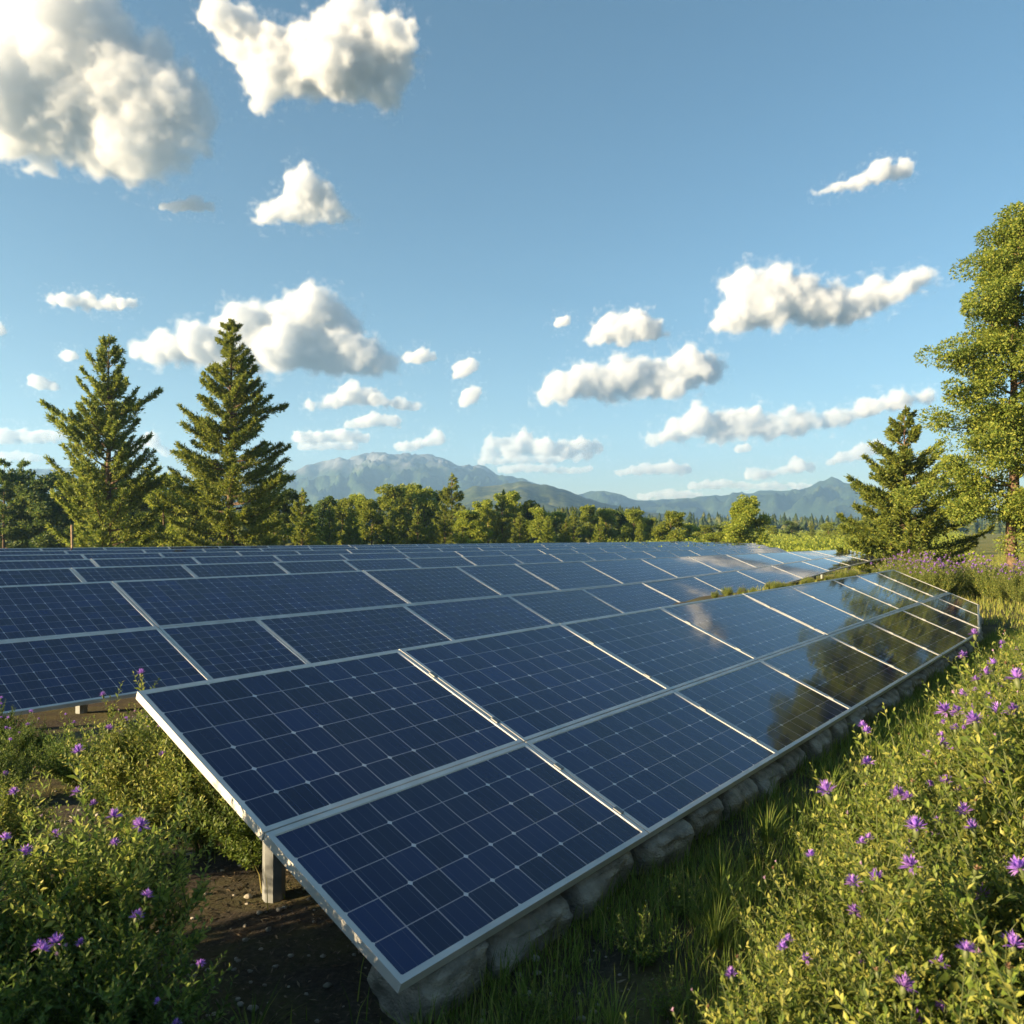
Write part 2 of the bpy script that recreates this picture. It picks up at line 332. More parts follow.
def vapour_mat(size, k):
    mt, nn, ll = new_mat('cloud_vapour'); nn.remove(nn['Principled BSDF'])
    vol = nn.new('ShaderNodeVolumePrincipled'); vol.inputs['Color'].default_value = CLOUD_COL; vol.inputs['Density Attribute'].default_value = ''; vol.inputs['Anisotropy'].default_value = 0.0
    at_d = nn.new('ShaderNodeAttribute'); at_d.attribute_name = 'density'
    tc = nn.new('ShaderNodeTexCoord')
    nz = nn.new('ShaderNodeTexNoise'); nz.inputs['Scale'].default_value = 1.7 / size; nz.inputs['Detail'].default_value = 3.6; nz.inputs['Roughness'].default_value = .55
    ll.new(tc.outputs['Object'], nz.inputs['Vector'])
    def mth(op, a, b_, c=None, clamp=False):
        q = nn.new('ShaderNodeMath'); q.operation = op; q.use_clamp = clamp
        for i, s in enumerate((a, b_, c)):
            if s is None: continue
            if isinstance(s, (int, float)): q.inputs[i].default_value = s
            else: ll.new(s, q.inputs[i])
        return q.outputs[0]
    e = mth('MULTIPLY_ADD', nz.outputs[0], -ERODE, .5 * ERODE - .07)        # erode the edge with noise
    d = mth('ADD', at_d.outputs['Fac'], e)
    d = mth('MULTIPLY', d, 2.6, clamp=True)
    d = mth('POWER', d, 1.6)
    ll.new(mth('MULTIPLY', d, k), vol.inputs['Density'])
    ll.new(vol.outputs[0], nn['Material Output'].inputs['Volume'])
    return mt
ERODE = .95
NEAR = {2: 900.0}
def build_clouds():
    rng = np.random.default_rng(7)
    sv, sf = ico(2)
    for i, (label, base, lobes, dens) in enumerate(CLOUDS):
        tan_b = max((HORIZON - base) / FOC, 0.06)
        D = NEAR.get(i, min(CLOUD_BASE / tan_b, 9000.0))
        cxm = sum(l[0] for l in lobes) / len(lobes)
        cen = at(cxm, base, D); pxm = D / FOC
        full = list(lobes)
        for j in range(len(lobes)):
            for k in range(j):
                x0, y0, r0 = lobes[j]; x1, y1, r1 = lobes[k]
                if math.hypot(x1 - x0, y1 - y0) < 2.6 * (r0 + r1):
                    for q in (.25, .5, .75):
                        full.append((x0 + (x1 - x0) * q, y0 + (y1 - y0) * q + .12 * min(r0, r1) + rng.normal() * .12 * min(r0, r1), rng.uniform(.55, .8) * (1.3 if max(r0, r1) < 9 else 1) * (r0 + (r1 - r0) * q)))
        if max(l[2] for l in lobes) < 7.5:              # thin streaks are filled from end to end
            row = sorted(lobes)
            for (x0, y0, r0), (x1, y1, r1) in zip(row, row[1:]):
                for q in np.linspace(0, 1, int((x1 - x0) / 3) + 2)[1:-1]:
                    r_ = (r0 + (r1 - r0) * q) * rng.uniform(.75, 1.15)
                    full.append((x0 + (x1 - x0) * q, y0 + (y1 - y0) * q + rng.normal() * .25 * r_, r_))
        l1 = []
        for (x, y, r) in full:
            l1.append((np.array(at(x, y, D + rng.uniform(-0.7, 0.7) * r * pxm)), r * pxm * 1.04))
        def sprout(parent, n, s0, s1):
            c, r = parent
            out = []
            for _ in range(n):
                d = rng.normal(size=3); d[2] = d[2] * .9 + .3; d /= np.linalg.norm(d)
                q = r * rng.uniform(s0, s1) ** 1.0
                out.append((c + d * (r * rng.uniform(.95, 1.12) - q * .35), q))
            return out
        l2 = []; l3 = []
        for q in l1: l2 += sprout(q, 12, .15, .45)
        for q in l2: l3 += sprout(q, 5, .25, .55)
        allb = l1 + l2 + l3
        V = []; F = []; off = 0
        for c, r in allb:
            v = sv * r + (c - np.array(cen)); V.append(v); F.append(sf + off); off += len(sv)
        V = np.concatenate(V); F = np.concatenate(F)
        me = make_mesh('cloud_raw', V, F)
        ob = bpy.data.objects.new('cloud', me); COL.objects.link(ob)
        size = max(r for _, r in l1)
        vox = max(1.15 * pxm, size / 42)
        m = ob.modifiers.new('r', 'REMESH'); m.mode = 'VOXEL'; m.voxel_size = vox; m.use_smooth_shade = True
        for sz, st in ((.8, .42), (.3, .22), (.12, .09)):
            t = bpy.data.textures.new('puff', 'CLOUDS'); t.noise_scale = size * sz; t.noise_depth = 3; t.noise_basis = 'BLENDER_ORIGINAL'
            d = ob.modifiers.new('d', 'DISPLACE'); d.texture = t; d.strength = size * st; d.mid_level = .44; d.texture_coords = 'LOCAL'
        dg = bpy.context.evaluated_depsgraph_get()
        me2 = bpy.data.meshes.new_from_object(ob.evaluated_get(dg)); ob.modifiers.clear()
        n = len(me2.vertices); co = np.empty(n * 3, np.float32); me2.vertices.foreach_get('co', co); co = co.reshape(-1, 3)
        low = co[:, 2] < 0
        co[low, 2] *= .5
        me2.vertices.foreach_set('co', co.ravel()); me2.update()
        ob.data = me2; me2.name = 'cloud'; bpy.data.meshes.remove(me); ob.location = cen
        me2.materials.clear()
        mt = vapour_mat(min(size, 24 * pxm), dens * 1.0 / (pxm * max(3.0, .12 * size / pxm)) * .42)
        form = ob; form.name = 'cloud_form'; form.hide_render = True; form['kind'] = 'helper'
        vd = bpy.data.volumes.new('cloud'); vd.materials.append(mt)
        ob = bpy.data.objects.new('cloud', vd); COL.objects.link(ob); ob.location = cen
        form.parent = ob; form.location = (0, 0, 0)
        mv = ob.modifiers.new('vapour', 'MESH_TO_VOLUME'); mv.object = form; mv.density = 1.0
        mv.resolution_mode = 'VOXEL_SIZE'; mv.voxel_size = vox; mv.interior_band_width = min(size, 24 * pxm) * .55
        ob['label'] = label; ob['category'] = 'cloud'; ob['group'] = 'fair weather clouds in the blue sky'
CLOUD_K = 4.0
build_clouds()
# ------------------------------------------------------------------ solar arrays
def cell_mat():
    m, nn, ll = new_mat('solar_cells'); b = nn['Principled BSDF']
    tc = nn.new('ShaderNodeTexCoord'); sx = nn.new('ShaderNodeSeparateXYZ'); ll.new(tc.outputs['UV'], sx.inputs[0])
    def mth(op, a, c=None, clamp=False):
        n = nn.new('ShaderNodeMath'); n.operation = op; n.use_clamp = clamp
        for i, q in enumerate((a, c)):
            if q is None: continue
            if isinstance(q, (int, float)): n.inputs[i].default_value = q
            else: ll.new(q, n.inputs[i])
        return n.outputs[0]
    def edge(o, period=1.0):                       # distance to the nearest grid line, in cells
        f = mth('FRACT', mth('DIVIDE', o, period)); return mth('MULTIPLY', mth('MINIMUM', f, mth('SUBTRACT', 1.0, f)), period)
    x, y = sx.outputs[0], sx.outputs[1]
    ex, ey = edge(x), edge(y)
    def line(d, w): return mth('LESS_THAN', d, w)
    gx, gy = line(ex, .019), line(ey, .014)
    grid = mth('MAXIMUM', gx, gy)
    dia = mth('LESS_THAN', mth('ADD', ex, ey), .085)  # clipped cell corners
    # a bright tab at some of the crossings
    wn_ = nn.new('ShaderNodeTexWhiteNoise'); wn_.noise_dimensions = '2D'
    cv = nn.new('ShaderNodeCombineXYZ'); ll.new(mth('ROUND', x), cv.inputs[0]); ll.new(mth('ROUND', y), cv.inputs[1]); ll.new(cv.outputs[0], wn_.inputs['Vector'])
    dia = mth('MULTIPLY', dia, mth('GREATER_THAN', wn_.outputs['Value'], .45))
    bus = line(mth('ABSOLUTE', mth('SUBTRACT', edge(x, 1 / 3), 1 / 6)), .007)
    # cell to cell tint
    wc = nn.new('ShaderNodeTexWhiteNoise'); wc.noise_dimensions = '2D'
    cc = nn.new('ShaderNodeCombineXYZ'); ll.new(mth('FLOOR', x), cc.inputs[0]); ll.new(mth('FLOOR', y), cc.inputs[1]); ll.new(cc.outputs[0], wc.inputs['Vector'])
    cr = ramp_node(nn, [(0, (.0060, .0125, .045)), (.6, (.0085, .0170, .066)), (1, (.012, .024, .090))]); ll.new(wc.outputs['Value'], cr.inputs[0])
    def mix(f, c0, c1):
        n = nn.new('ShaderNodeMix'); n.data_type = 'RGBA'; ll.new(f, n.inputs[0])
        for i, q in ((6, c0), (7, c1)):
            if isinstance(q, tuple): n.inputs[i].default_value = (*q, 1)
            else: ll.new(q, n.inputs[i])
        return n.outputs[2]
    oi = nn.new('ShaderNodeObjectInfo'); hv = nn.new('ShaderNodeHueSaturation'); mr = nn.new('ShaderNodeMapRange'); mr.inputs[3].default_value = .72; mr.inputs[4].default_value = 1.3
    ll.new(oi.outputs['Random'], mr.inputs[0]); ll.new(mr.outputs[0], hv.inputs['Value']); ll.new(cr.outputs[0], hv.inputs['Color'])
    c = mix(bus, hv.outputs[0], (.06, .07, .115))
    c = mix(grid, c, (.34, .29, .30)); c = mix(dia, c, (.62, .56, .55))
    # dust film with a shape of its own
    nz = nn.new('ShaderNodeTexNoise'); nz.inputs['Scale'].default_value = 1.3; nz.inputs['Detail'].default_value = 7; nz.inputs['Roughness'].default_value = .65
    ll.new(tc.outputs['Object'], nz.inputs['Vector'])
    dr = ramp_node(nn, [(.42, (0, 0, 0)), (.8, (.10, .10, .10))]); ll.new(nz.outputs[0], dr.inputs[0])
    c = mix(dr.outputs[0], c, (.16, .15, .14))
    ll.new(c, b.inputs['Base Color'])
    b.inputs['Roughness'].default_value = .055; b.inputs['IOR'].default_value = 1.5
    rr = ramp_node(nn, [(.4, (.035,) * 3), (.8, (.11,) * 3)]); ll.new(nz.outputs[0], rr.inputs[0]); ll.new(rr.outputs[0], b.inputs['Roughness'])
    wv = nn.new('ShaderNodeTexNoise'); wv.inputs['Scale'].default_value = 2.2; wv.inputs['Detail'].default_value = 2; ll.new(tc.outputs['Object'], wv.inputs['Vector'])
    bp = nn.new('ShaderNodeBump'); bp.inputs['Strength'].default_value = .012; bp.inputs['Distance'].default_value = .02; ll.new(wv.outputs[0], bp.inputs['Height']); ll.new(bp.outputs[0], b.inputs['Normal'])
    return m
M_CELL = cell_mat()
def inset(poly, w):
    """inset a convex counter-clockwise polygon (2D) by w"""
    n = len(poly); out = []
    P = np.asarray(poly, float)
    for i in range(n):
        a, b_, c = P[i - 1], P[i], P[(i + 1) % n]
        d0 = (b_ - a) / np.linalg.norm(b_ - a); d1 = (c - b_) / np.linalg.norm(c - b_)
        n0 = np.array([-d0[1], d0[0]]); n1 = np.array([-d1[1], d1[0]])
        k = n0 + n1; k /= max(1e-6, 1 + n0 @ n1)
        out.append(b_ + k * w)
    return np.array(out)
def clip_half(poly, p, n):
    """keep the side of the line through p where (q-p).n >= 0"""
    out = []
    for i in range(len(poly)):
        a, b_ = np.array(poly[i]), np.array(poly[(i + 1) % len(poly)])
        da, db = (a - p) @ n, (b_ - p) @ n
        if da >= 0: out.append(tuple(a))
        if da * db < 0: out.append(tuple(a + (b_ - a) * da / (da - db)))
    return out
def pydata(name, v, f, mat, smooth=False):
    me = bpy.data.meshes.new(name); me.from_pydata([tuple(map(float, q)) for q in v], [], [tuple(q) for q in f]); me.update()
    me.materials.append(mat)
    return me
def solar_panel(root, poly, surf, fw, cell, seed, grid=0):
    """poly in array coordinates (t along, s up the slope); surf(t, s, h) -> point h above the array surface"""
    rg = random.Random(seed)
    jig = rg.uniform(-.002, .002)
    n = len(poly); inn = inset(poly, fw); lip = inset(poly, fw + .004)
    dep = .042
    ring = [surf(*q, jig) for q in poly] + [surf(*q, jig) for q in inn] + [surf(*q, jig - .006) for q in lip] + [surf(*q, jig - dep) for q in poly] + [surf(*q, jig - dep) for q in inn]
    F = []
    for i in range(n):
        j = (i + 1) % n
        F += [(i, j, n + j, n + i), (n + i, n + j, 2 * n + j, 2 * n + i), (3 * n + i, 3 * n + j, j, i), (4 * n + i, 4 * n + j, 3 * n + j, 3 * n + i)]
    fr = link('solar_panel', pydata('panel_frame', ring, F, M_ALU), root)
    if grid and n == 4:                                # a sheet that bends with the array
        g1 = grid + 1; st = []
        for j in range(g1):
            for i in range(g1):
                a_, b_ = i / grid, j / grid
                st.append(tuple((lip[0] * (1 - a_) + lip[1] * a_) * (1 - b_) + (lip[3] * (1 - a_) + lip[2] * a_) * b_))
        fc = [(j * g1 + i, j * g1 + i + 1, (j + 1) * g1 + i + 1, (j + 1) * g1 + i) for j in range(grid) for i in range(grid)]
        me = pydata('cell_glass', [surf(*q, -.0055) for q in st], fc, M_CELL)
        me.polygons.foreach_set('use_smooth', [True] * len(fc))
    else:
        st = [tuple(q) for q in lip]
        me = pydata('cell_glass', [surf(*q, jig - .0055) for q in lip], [tuple(range(n))], M_CELL)
    uv = me.uv_layers.new(name='uv')
    t0 = min(q[0] for q in poly); t1 = max(q[0] for q in poly); s0 = min(q[1] for q in poly); s1 = max(q[1] for q in poly)
    nt = max(3, round((t1 - t0 - 2 * fw) / cell)); ns = max(3, round((s1 - s0 - 2 * fw) / cell))
    ofs = rg.randrange(0, 400)
    for lp in me.loops:
        li = lp.index; q = st[lp.vertex_index]
        uv.data[li].uv = ((q[0] - t0 - fw) / (t1 - t0 - 2 * fw) * nt + ofs, (q[1] - s0 - fw) / (s1 - s0 - 2 * fw) * ns + ofs)
    link('cell_glass', me, fr)
    bk = [surf(*q, jig - .03) for q in inn]
    link('backsheet', pydata('backsheet', bk, [tuple(range(n))[::-1]], M_BACK), fr)
    return fr
def make_array(label, bottom, top, W, cols_lo, cols_hi, mid, fw, gap, cell, posts, seed, chamfer=None):
    """bottom(t), top(t): world points of the array's two long edges"""
    o0 = bottom(cols_lo[0]); base = np.array([o0[0], o0[1], float(ground_z(o0[0], o0[1]))])
    root = empty('solar_array', base)
    tag(root, label, 'solar array', 'rows of solar arrays in the field')
    def surf(t, s, h):
        b_, q = bottom(t), top(t); d = q - b_
        nrm = np.cross(U, d); nrm /= np.linalg.norm(nrm)
        return b_ + d * (s / W) + nrm * h - base
    k = 0
    for cols, lo in ((cols_lo, True), (cols_hi, False)):
        for i in range(len(cols) - 1):
            a, b_ = cols[i] + gap / 2, cols[i + 1] - gap / 2
            m0, m1 = mid(a), mid(b_)
            poly = [(a, 0), (b_, 0), (b_, m1 - gap / 2), (a, m0 - gap / 2)] if lo else [(a, m0 + gap / 2), (b_, m1 + gap / 2), (b_, W), (a, W)]
            if chamfer is not None: poly = clip_half(poly, *chamfer)
            if len(poly) < 3: continue
            e = [math.dist(poly[q], poly[q - 1]) for q in range(len(poly))]
            if min(e) < .02: poly = [p for q, p in enumerate(poly) if e[q] >= .02]
            if len(poly) < 3: continue
            solar_panel(root, poly, surf, fw, cell, seed * 1000 + k, 5 if seed == 2 else 0); k += 1
    if chamfer is not None:                            # clamps that hold neighbouring modules
        for t in cols_lo[1:-1]:
            for s in (.20, .62, 1.12, 1.68):
                if t > 12 and s < .5: continue
                q = [surf(t + a_, s + b_, h) for h in (-.01, .006) for a_, b_ in ((-.017, -.026), (.017, -.026), (.017, .026), (-.017, .026))]
                link('clamp', pydata('clamp', q, [(4, 5, 6, 7), (0, 1, 5, 4), (1, 2, 6, 5), (2, 3, 7, 6), (3, 0, 4, 7)], M_STEEL), root)
    # purlins under the panels and posts to the ground
    t0, t1 = cols_lo[0] + .05, cols_lo[-1] - (.4 if chamfer is None else 3.2)
    for s in (.22 * W, .74 * W):
        ts = np.linspace(t0, t1, max(2, int((t1 - t0) / 3)))
        paths = [([surf(t, s, -.075) for t in ts], [.028] * len(ts))]
        v, f = tubes(paths, 4); link('rail', make_mesh('rail', v, f, M_STEEL), root)
    for t, s in posts:
        p = surf(t, s, -.05) + base; gzv = float(ground_z(p[0], p[1])) - .15
        r = .055
        zs = np.array([gzv, p[2] - .03]); c = np.array([[p[0], p[1], z] for z in zs]) - base
        v = []
        for q in c:
            for a_ in np.arange(8) / 8 * 2 * np.pi + .2: v.append(q + r * np.array([np.cos(a_), np.sin(a_), 0]))
        f = [(i, (i + 1) % 8, 8 + (i + 1) % 8, 8 + i) for i in range(8)] + [tuple(range(8, 16))]
        link('support_post', pydata('support_post', v, f, M_STEEL), root)
    return root
TILT = R(22.4)
# the front array
zA = 0.241; W0 = 2.03
fb = lambda t: field(t, 0, zA)
ft = lambda t: field(t, W0 * math.cos(TILT), zA + W0 * math.sin(TILT))
cols0 = [0, 1.76, 3.62, 5.38, 7.5, 9.14, 11.03, 12.35, 13.6, 14.85]
pch = np.array([12.0, 0.0]); dch = np.array([14.85 - 12.0, .46]); nch = np.array([-dch[1], dch[0]]) / np.hypot(*dch)
make_array('nearest solar array, its two rows of big blue panels ending in a clipped far corner', fb, ft, W0, cols0, cols0,
           lambda t: .87 + .008 * t, .026, .010, .176, [(.42, 1.42), (3.7, 1.42), (7.3, 1.42), (10.9, 1.42), (1.9, .45), (5.5, .45), (9.0, .45)], 1, (pch, nch))
# the arrays behind it, one per terrace
W1 = 2.48; H1 = 2.295
def back_edges(v0, twist=None):
    def bt(t):
        z = .223 - .0085 * max(0, t)
        if twist: z += twist * float(sstep(11, 33, t))
        return field(t, v0, z)
    def tp(t): return field(t * (1.075 if twist and t > 0 else 1) if False else t + (max(0, t - 14) * .16 if twist else 0), v0 + H1, 1.187 - .0085 * max(0, t))
    return bt, tp
def spread_cols(a, b, w, seed, fixed=()):
    rg = random.Random(seed); c = [a]
    fx = [q for q in fixed]
    if fx: c = [fx[0] - w * k for k in range(int((fx[0] - a) / w) + 1, 0, -1)] + fx
    while c[-1] < b: c.append(c[-1] + w * rg.uniform(.92, 1.08))
    return c
bt, tp = back_edges(5.72, .78)
lo = spread_cols(-3.2, 29.0, 2.3, 5, [2.72, 4.0, 6.56, 9.1]); hi = spread_cols(-3.2, 29.0, 2.3, 6, [2.72, 6.75, 9.0, 10.75])
hi[-1] = lo[-1]
names = ['second solar array from the front, its lower edge showing above the flowering weeds', 'third solar array from the front, only its upper panels showing',
         'fourth solar array from the front, a thin strip of panels', 'fifth solar array from the front, a thin strip of panels', 'sixth solar array from the front, a thin strip of panels', 'farthest solar array, the last thin strip of panels before the trees']
make_array(names[0], bt, tp, W1, lo, hi, lambda t: W1 * .5, .030, .012, .150, [(t, s) for t in np.arange(-2, 29, 3.6) for s in (.5, 1.9)], 2)
tag_ends = [(0, 36), (1.5, 45), (3, 53), (4, 58), (5, 61)]
for k, (a, b_) in enumerate(tag_ends):
    v0 = 12.2 - H1 + 4.2 * k
    bt, tp = back_edges(v0)
    w = 1.9 if k == 0 else 2.35
    c1 = spread_cols(a, b_, w, 20 + k); c2 = c1
    make_array(names[k + 1], bt, tp, W1, c1, c2, lambda t: W1 * .5, .035, .014, .155, [(t, s) for t in np.arange(a + 1, b_, 5.2) for s in (.5, 1.9)], 3 + k)
# stones under the lower edge of the front array
sv_, sf_ = ico(4)
def stone_mesh(seed):
    rg = np.random.default_rng(seed)
    v = np.sign(sv_) * np.abs(sv_) ** .42
    v = v / np.abs(v).max() * np.array([.5, .42, .5])
    d = fbm(v[:, 0] * 3 + seed * 7.1, v[:, 1] * 3 + v[:, 2] * 2.3, 5, seed) * .26 + fbm(v[:, 0] * 9 + seed, v[:, 2] * 9 - v[:, 1] * 7, 3, seed + 4) * .10
    v = v * (1 + d[:, None])
    return make_mesh('stone', v * np.array([1, 1, 1]), sf_, M_STONE, True)
stones = [stone_mesh(s) for s in range(5)]
rg = random.Random(4); t = .10; k = 0
while t < 15.2:
    L = rg.uniform(.36, .56); hgt = rg.uniform(.27, .34)
    tc_ = t + L / 2
    inset_v = (.15 if k == 0 else .25) + .45 * max(0, min(1, (tc_ - 12) / 2.85)) + rg.uniform(-.02, .03)
    p = field(tc_, inset_v, 0); p[2] = float(ground_z(p[0], p[1])) + hgt * .5 - .055
    dp = .34 if k == 0 else .60
    o = link('stone', stones[rg.randrange(5)]); o.location = p; o.scale = (L * 1.0, dp, hgt); o.rotation_euler = (.36 + rg.uniform(-.05, .05), rg.uniform(-.06, .06), math.atan2(U[1], U[0]) + rg.uniform(-.10, .10))
    tag(o, f'rounded grey stone, {nth(k)} from the near corner under the lower edge of the front array' if k else 'rounded grey stone under the near corner of the front array', 'stone', 'row of stones under the front array')
    t += L * rg.uniform(1.02, 1.2); k += 1
# a thin wooden pole by the far arrays
p = at(72, 525, 29.5); pg = float(ground_z(p.x, p.y))
zs = np.linspace(pg - .2, p.z, 6)
v, f = tubes([([(p.x + .02 * math.sin(z * 2), p.y, z) for z in zs] + [(p.x, p.y, p.z + .01)], [.045, .043, .042, .04, .04, .038, .001])], 8)
v[:, :2] -= np.array([p.x, p.y]); v[:, 2] -= pg
tag(link('wooden_post', make_mesh('wooden_post', v, f, M_WOOD, True), loc=(p.x, p.y, pg)), 'thin weathered wooden post standing among the farthest arrays below the leftmost conifer', 'post')
# ------------------------------------------------------------------ trees
def conifer(seed, H, Rb, n_whorl, mat, base=.08, up=.15, droop=.25, tuft=.20, tufts=1.0, lean=0.0, taper=1.0, gaps=.12, custom=None, sparse_top=1.0):
    """returns (trunk mesh, crown mesh) of a conifer: whorled boughs carrying tufts of needles"""
    rg = np.random.default_rng(seed)
    paths = []
    zz = np.linspace(0, H, 14)
    bend = lean * (zz / H) ** 2 + .02 * H * np.array([0] + list(np.cumsum(rg.normal(size=13)) * .10)) * .4
    tr = H * .016
    trunk = np.stack([bend, bend * .4, zz], 1)
    paths.append((trunk, tr * (1 - zz / H) ** .8 + .01))
    P, D, L, Wd = [], [], [], []
    def bough(z, az, length, up_, dr, dens=1.0):
        b0 = np.array([np.interp(z, zz, trunk[:, 0]), np.interp(z, zz, trunk[:, 1]), z])
        s = np.linspace(0, 1, 9)
        out = np.array([math.cos(az), math.sin(az), 0]); side = np.array([-out[1], out[0], 0])
        wob = rg.normal(size=2) * .10 * length
        pts = b0 + out * (length * s)[:, None] + ZV * (length * (up_ * s - dr * s * (1 - s) * 1.6 + .25 * up_ * s ** 3))[:, None] + side * (wob[0] * s ** 2)[:, None]
        paths.append((pts, tr * .30 * (length / Rb) ** .5 * (1 - s * .9) + .004))
        m = int(max(5, length * 26 * tufts * dens))
        q = rg.uniform(.12, 1, m) ** .75
        c = np.stack([np.interp(q, s, pts[:, i]) for i in range(3)], 1)
        tan = unit(np.stack([np.interp(q, s, np.gradient(pts[:, i])) for i in range(3)], 1))
        # twigs off the bough
        sd = rg.choice([-1., 1.], m)[:, None]
        tw = unit(tan * rg.uniform(.4, 1.0, (m, 1)) + side * sd * rg.uniform(.2, 1.0, (m, 1)) + ZV * rg.normal(.12, .30, (m, 1)))
        tl = length * .34 * (1.15 - q) * rg.uniform(.4, 1.2, m) + tuft * .3
        kk = 7
        for a in range(kk):
            f = (a + rg.uniform(0, 1, m)) / kk
            pos = c + tw * (tl * f)[:, None] + rg.normal(size=(m, 3)) * tuft * .16
            d = unit(tw + rg.normal(size=(m, 3)) * .55 + ZV * .15)
            P.append(pos); D.append(d); L.append(tuft * rg.uniform(.6, 1.25, m)); Wd.append(tuft * rg.uniform(.22, .42, m))
    for w in range(n_whorl):
        f = (w + rg.uniform(-.3, .3)) / n_whorl; f = min(max(f, 0), .985)
        z = H * (base + (1 - base) * f)
        prof = (1 - f) ** taper * (0.55 + .45 * min(1, f / .12 + .3))
        nb = rg.integers(4, 7) if f < .8 else rg.integers(3, 5)
        a0 = rg.uniform(0, 6.28)
        for k in range(nb):
            if rg.uniform() < gaps: continue
            ln = Rb * prof * rg.uniform(.62, 1.18) + .12
            bough(z + rg.uniform(-.02, .02) * H, a0 + k * 6.283 / nb + rg.normal() * .25, ln, up + .55 * f + rg.normal() * .07, droop * (1 - f), 1.0 if f < .75 else sparse_top)
    for (z, az, ln, u_, dr) in (custom or []): bough(z, az, ln, u_, dr, 1.25)
    # leader
    bough(H * .97, 0, .12, 2.2, 0)
    P, D, L, Wd = (np.concatenate(q) for q in (P, D, L, Wd))
    N = unit(rg.normal(size=P.shape) * .6 + unit(P * np.array([1, 1, 0])) * .9 + ZV * .45)
    v, f = leaves(P, D, N, L, Wd, .15)
    tv, tf = tubes(paths, 5)
    return make_mesh('trunk', tv, tf, M_BARK, True), make_mesh('crown', v, f, mat)
def broadleaf(seed, H, Rb, mat, n_limb=16, leaf=.16, base=.22, n_clump=70, per=260, col_shape=1.0, custom=None, conic=.6):
    rg = np.random.default_rng(seed)
    zz = np.linspace(0, H * .93, 12); tr = H * .0135
    wob = np.cumsum(rg.normal(size=(12, 2)) * .012 * H, axis=0) * .5; wob[0] = 0
    trunk = np.stack([wob[:, 0], wob[:, 1], zz], 1); paths = [(trunk, tr * (1 - zz / H * .92) + .01)]
    P, D, L, Wd = [], [], [], []
    def clump(c, r, n, outd):
        d = unit(rg.normal(size=(n, 3)) + ZV * .15); q = rg.uniform(.25, 1, n) ** .5
        pos = c + d * (r * q)[:, None] * np.array([1, 1, .72])
        P.append(pos); D.append(unit(d + outd * .4 + rg.normal(size=(n, 3)) * .6 - ZV * .25)); L.append(leaf * rg.uniform(.6, 1.25, n)); Wd.append(leaf * rg.uniform(.4, .7, n))
    def limb(z, az, ln, rise, fat=1.0):
        b0 = np.array([np.interp(z, zz, trunk[:, 0]), np.interp(z, zz, trunk[:, 1]), z])
        s = np.linspace(0, 1, 7); out = np.array([math.cos(az), math.sin(az), 0.]); side = np.array([-out[1], out[0], 0.])
        pts = b0 + out * (ln * s)[:, None] + ZV * (ln * rise * s ** 1.3)[:, None] + side * (rg.normal() * .15 * ln * s ** 2)[:, None]
        paths.append((pts, tr * .26 * (1 - s * .88) + .005))
        m = max(5, int(n_clump / n_limb * fat * (ln / Rb + .4)))
        for k in range(m):
            q = rg.uniform(.3, 1.03); c = np.array([np.interp(min(q, 1), s, pts[:, i]) for i in range(3)]) + rg.normal(size=3) * Rb * .13 * np.array([1, 1, .8])
            clump(c, Rb * rg.uniform(.12, .24), int(per * rg.uniform(.5, 1.2)), out)
    for k in range(n_limb):
        f = (k + rg.uniform(0, 1)) / n_limb; z = H * (base + (.94 - base) * f)
        prof = (1 - f) ** conic * min(1, .55 + f * 2.2)
        limb(z, rg.uniform(0, 6.283) if k % 2 else k * 2.4, Rb * prof * rg.uniform(.65, 1.12) + .15, .25 + .7 * f)
    for a in (custom or []): limb(*a)
    clump(trunk[-1] + ZV * H * .03, Rb * .18, per, ZV)
    P, D, L, Wd = (np.concatenate(q) for q in (P, D, L, Wd)); N = unit(rg.normal(size=P.shape) * .6 + unit(P * np.array([1, 1, 0])) * .9 + ZV * .45)
    v, f = leaves(P, D, N, L, Wd, .2); tv, tf = tubes(paths, 6)
    return make_mesh('trunk', tv, tf, M_BARK, True), make_mesh('crown', v, f, mat)
def plant_tree(name, meshes, loc, rz, s, label, cat, group=None):
    r = empty(name, loc, rz); r.scale = (s, s, s) if not isinstance(s, tuple) else s
    link('trunk', meshes[0], r); link('crown', meshes[1], r)
    return tag(r, label, cat, group)
def ground_at(px, d):
    x = (px - 512) / FOC * d
    return (x, d, float(ground_z(x, d)) - .03)
# the two tall conifers behind the arrays on one side
H1_ = 12.6
plant_tree('conifer', conifer(41, H1_, 3.1, 27, M_CONIF2, .01, .42, .22, .21, 1.75, gaps=.19, taper=.75,
           custom=[(4.3, 0.0, 3.1, .10, .1), (7.2, 3.3, 3.2, .42, .1), (6.6, 3.0, 3.3, .40, .1), (8.2, .1, 2.6, .5, .1)]), ground_at(108, 42), 0, (.95, .95, .945), 'leftmost tall conifer, ragged with upswept boughs, darker than the tall spruce beside it', 'tree', 'tall conifers behind the arrays')
plant_tree('conifer', conifer(52, 13.4, 4.0, 34, M_CONIF, .005, .14, .25, .19, 2.1, gaps=.13, taper=.85,
           custom=[(8.3, .05, 2.9, .14, .1), (4.6, .1, 3.4, .05, .1)]), ground_at(230, 42), 0, (.93, .93, .965), 'tallest spruce left of the mountains, evenly tapered with sunlit yellow green boughs', 'tree', 'tall conifers behind the arrays')
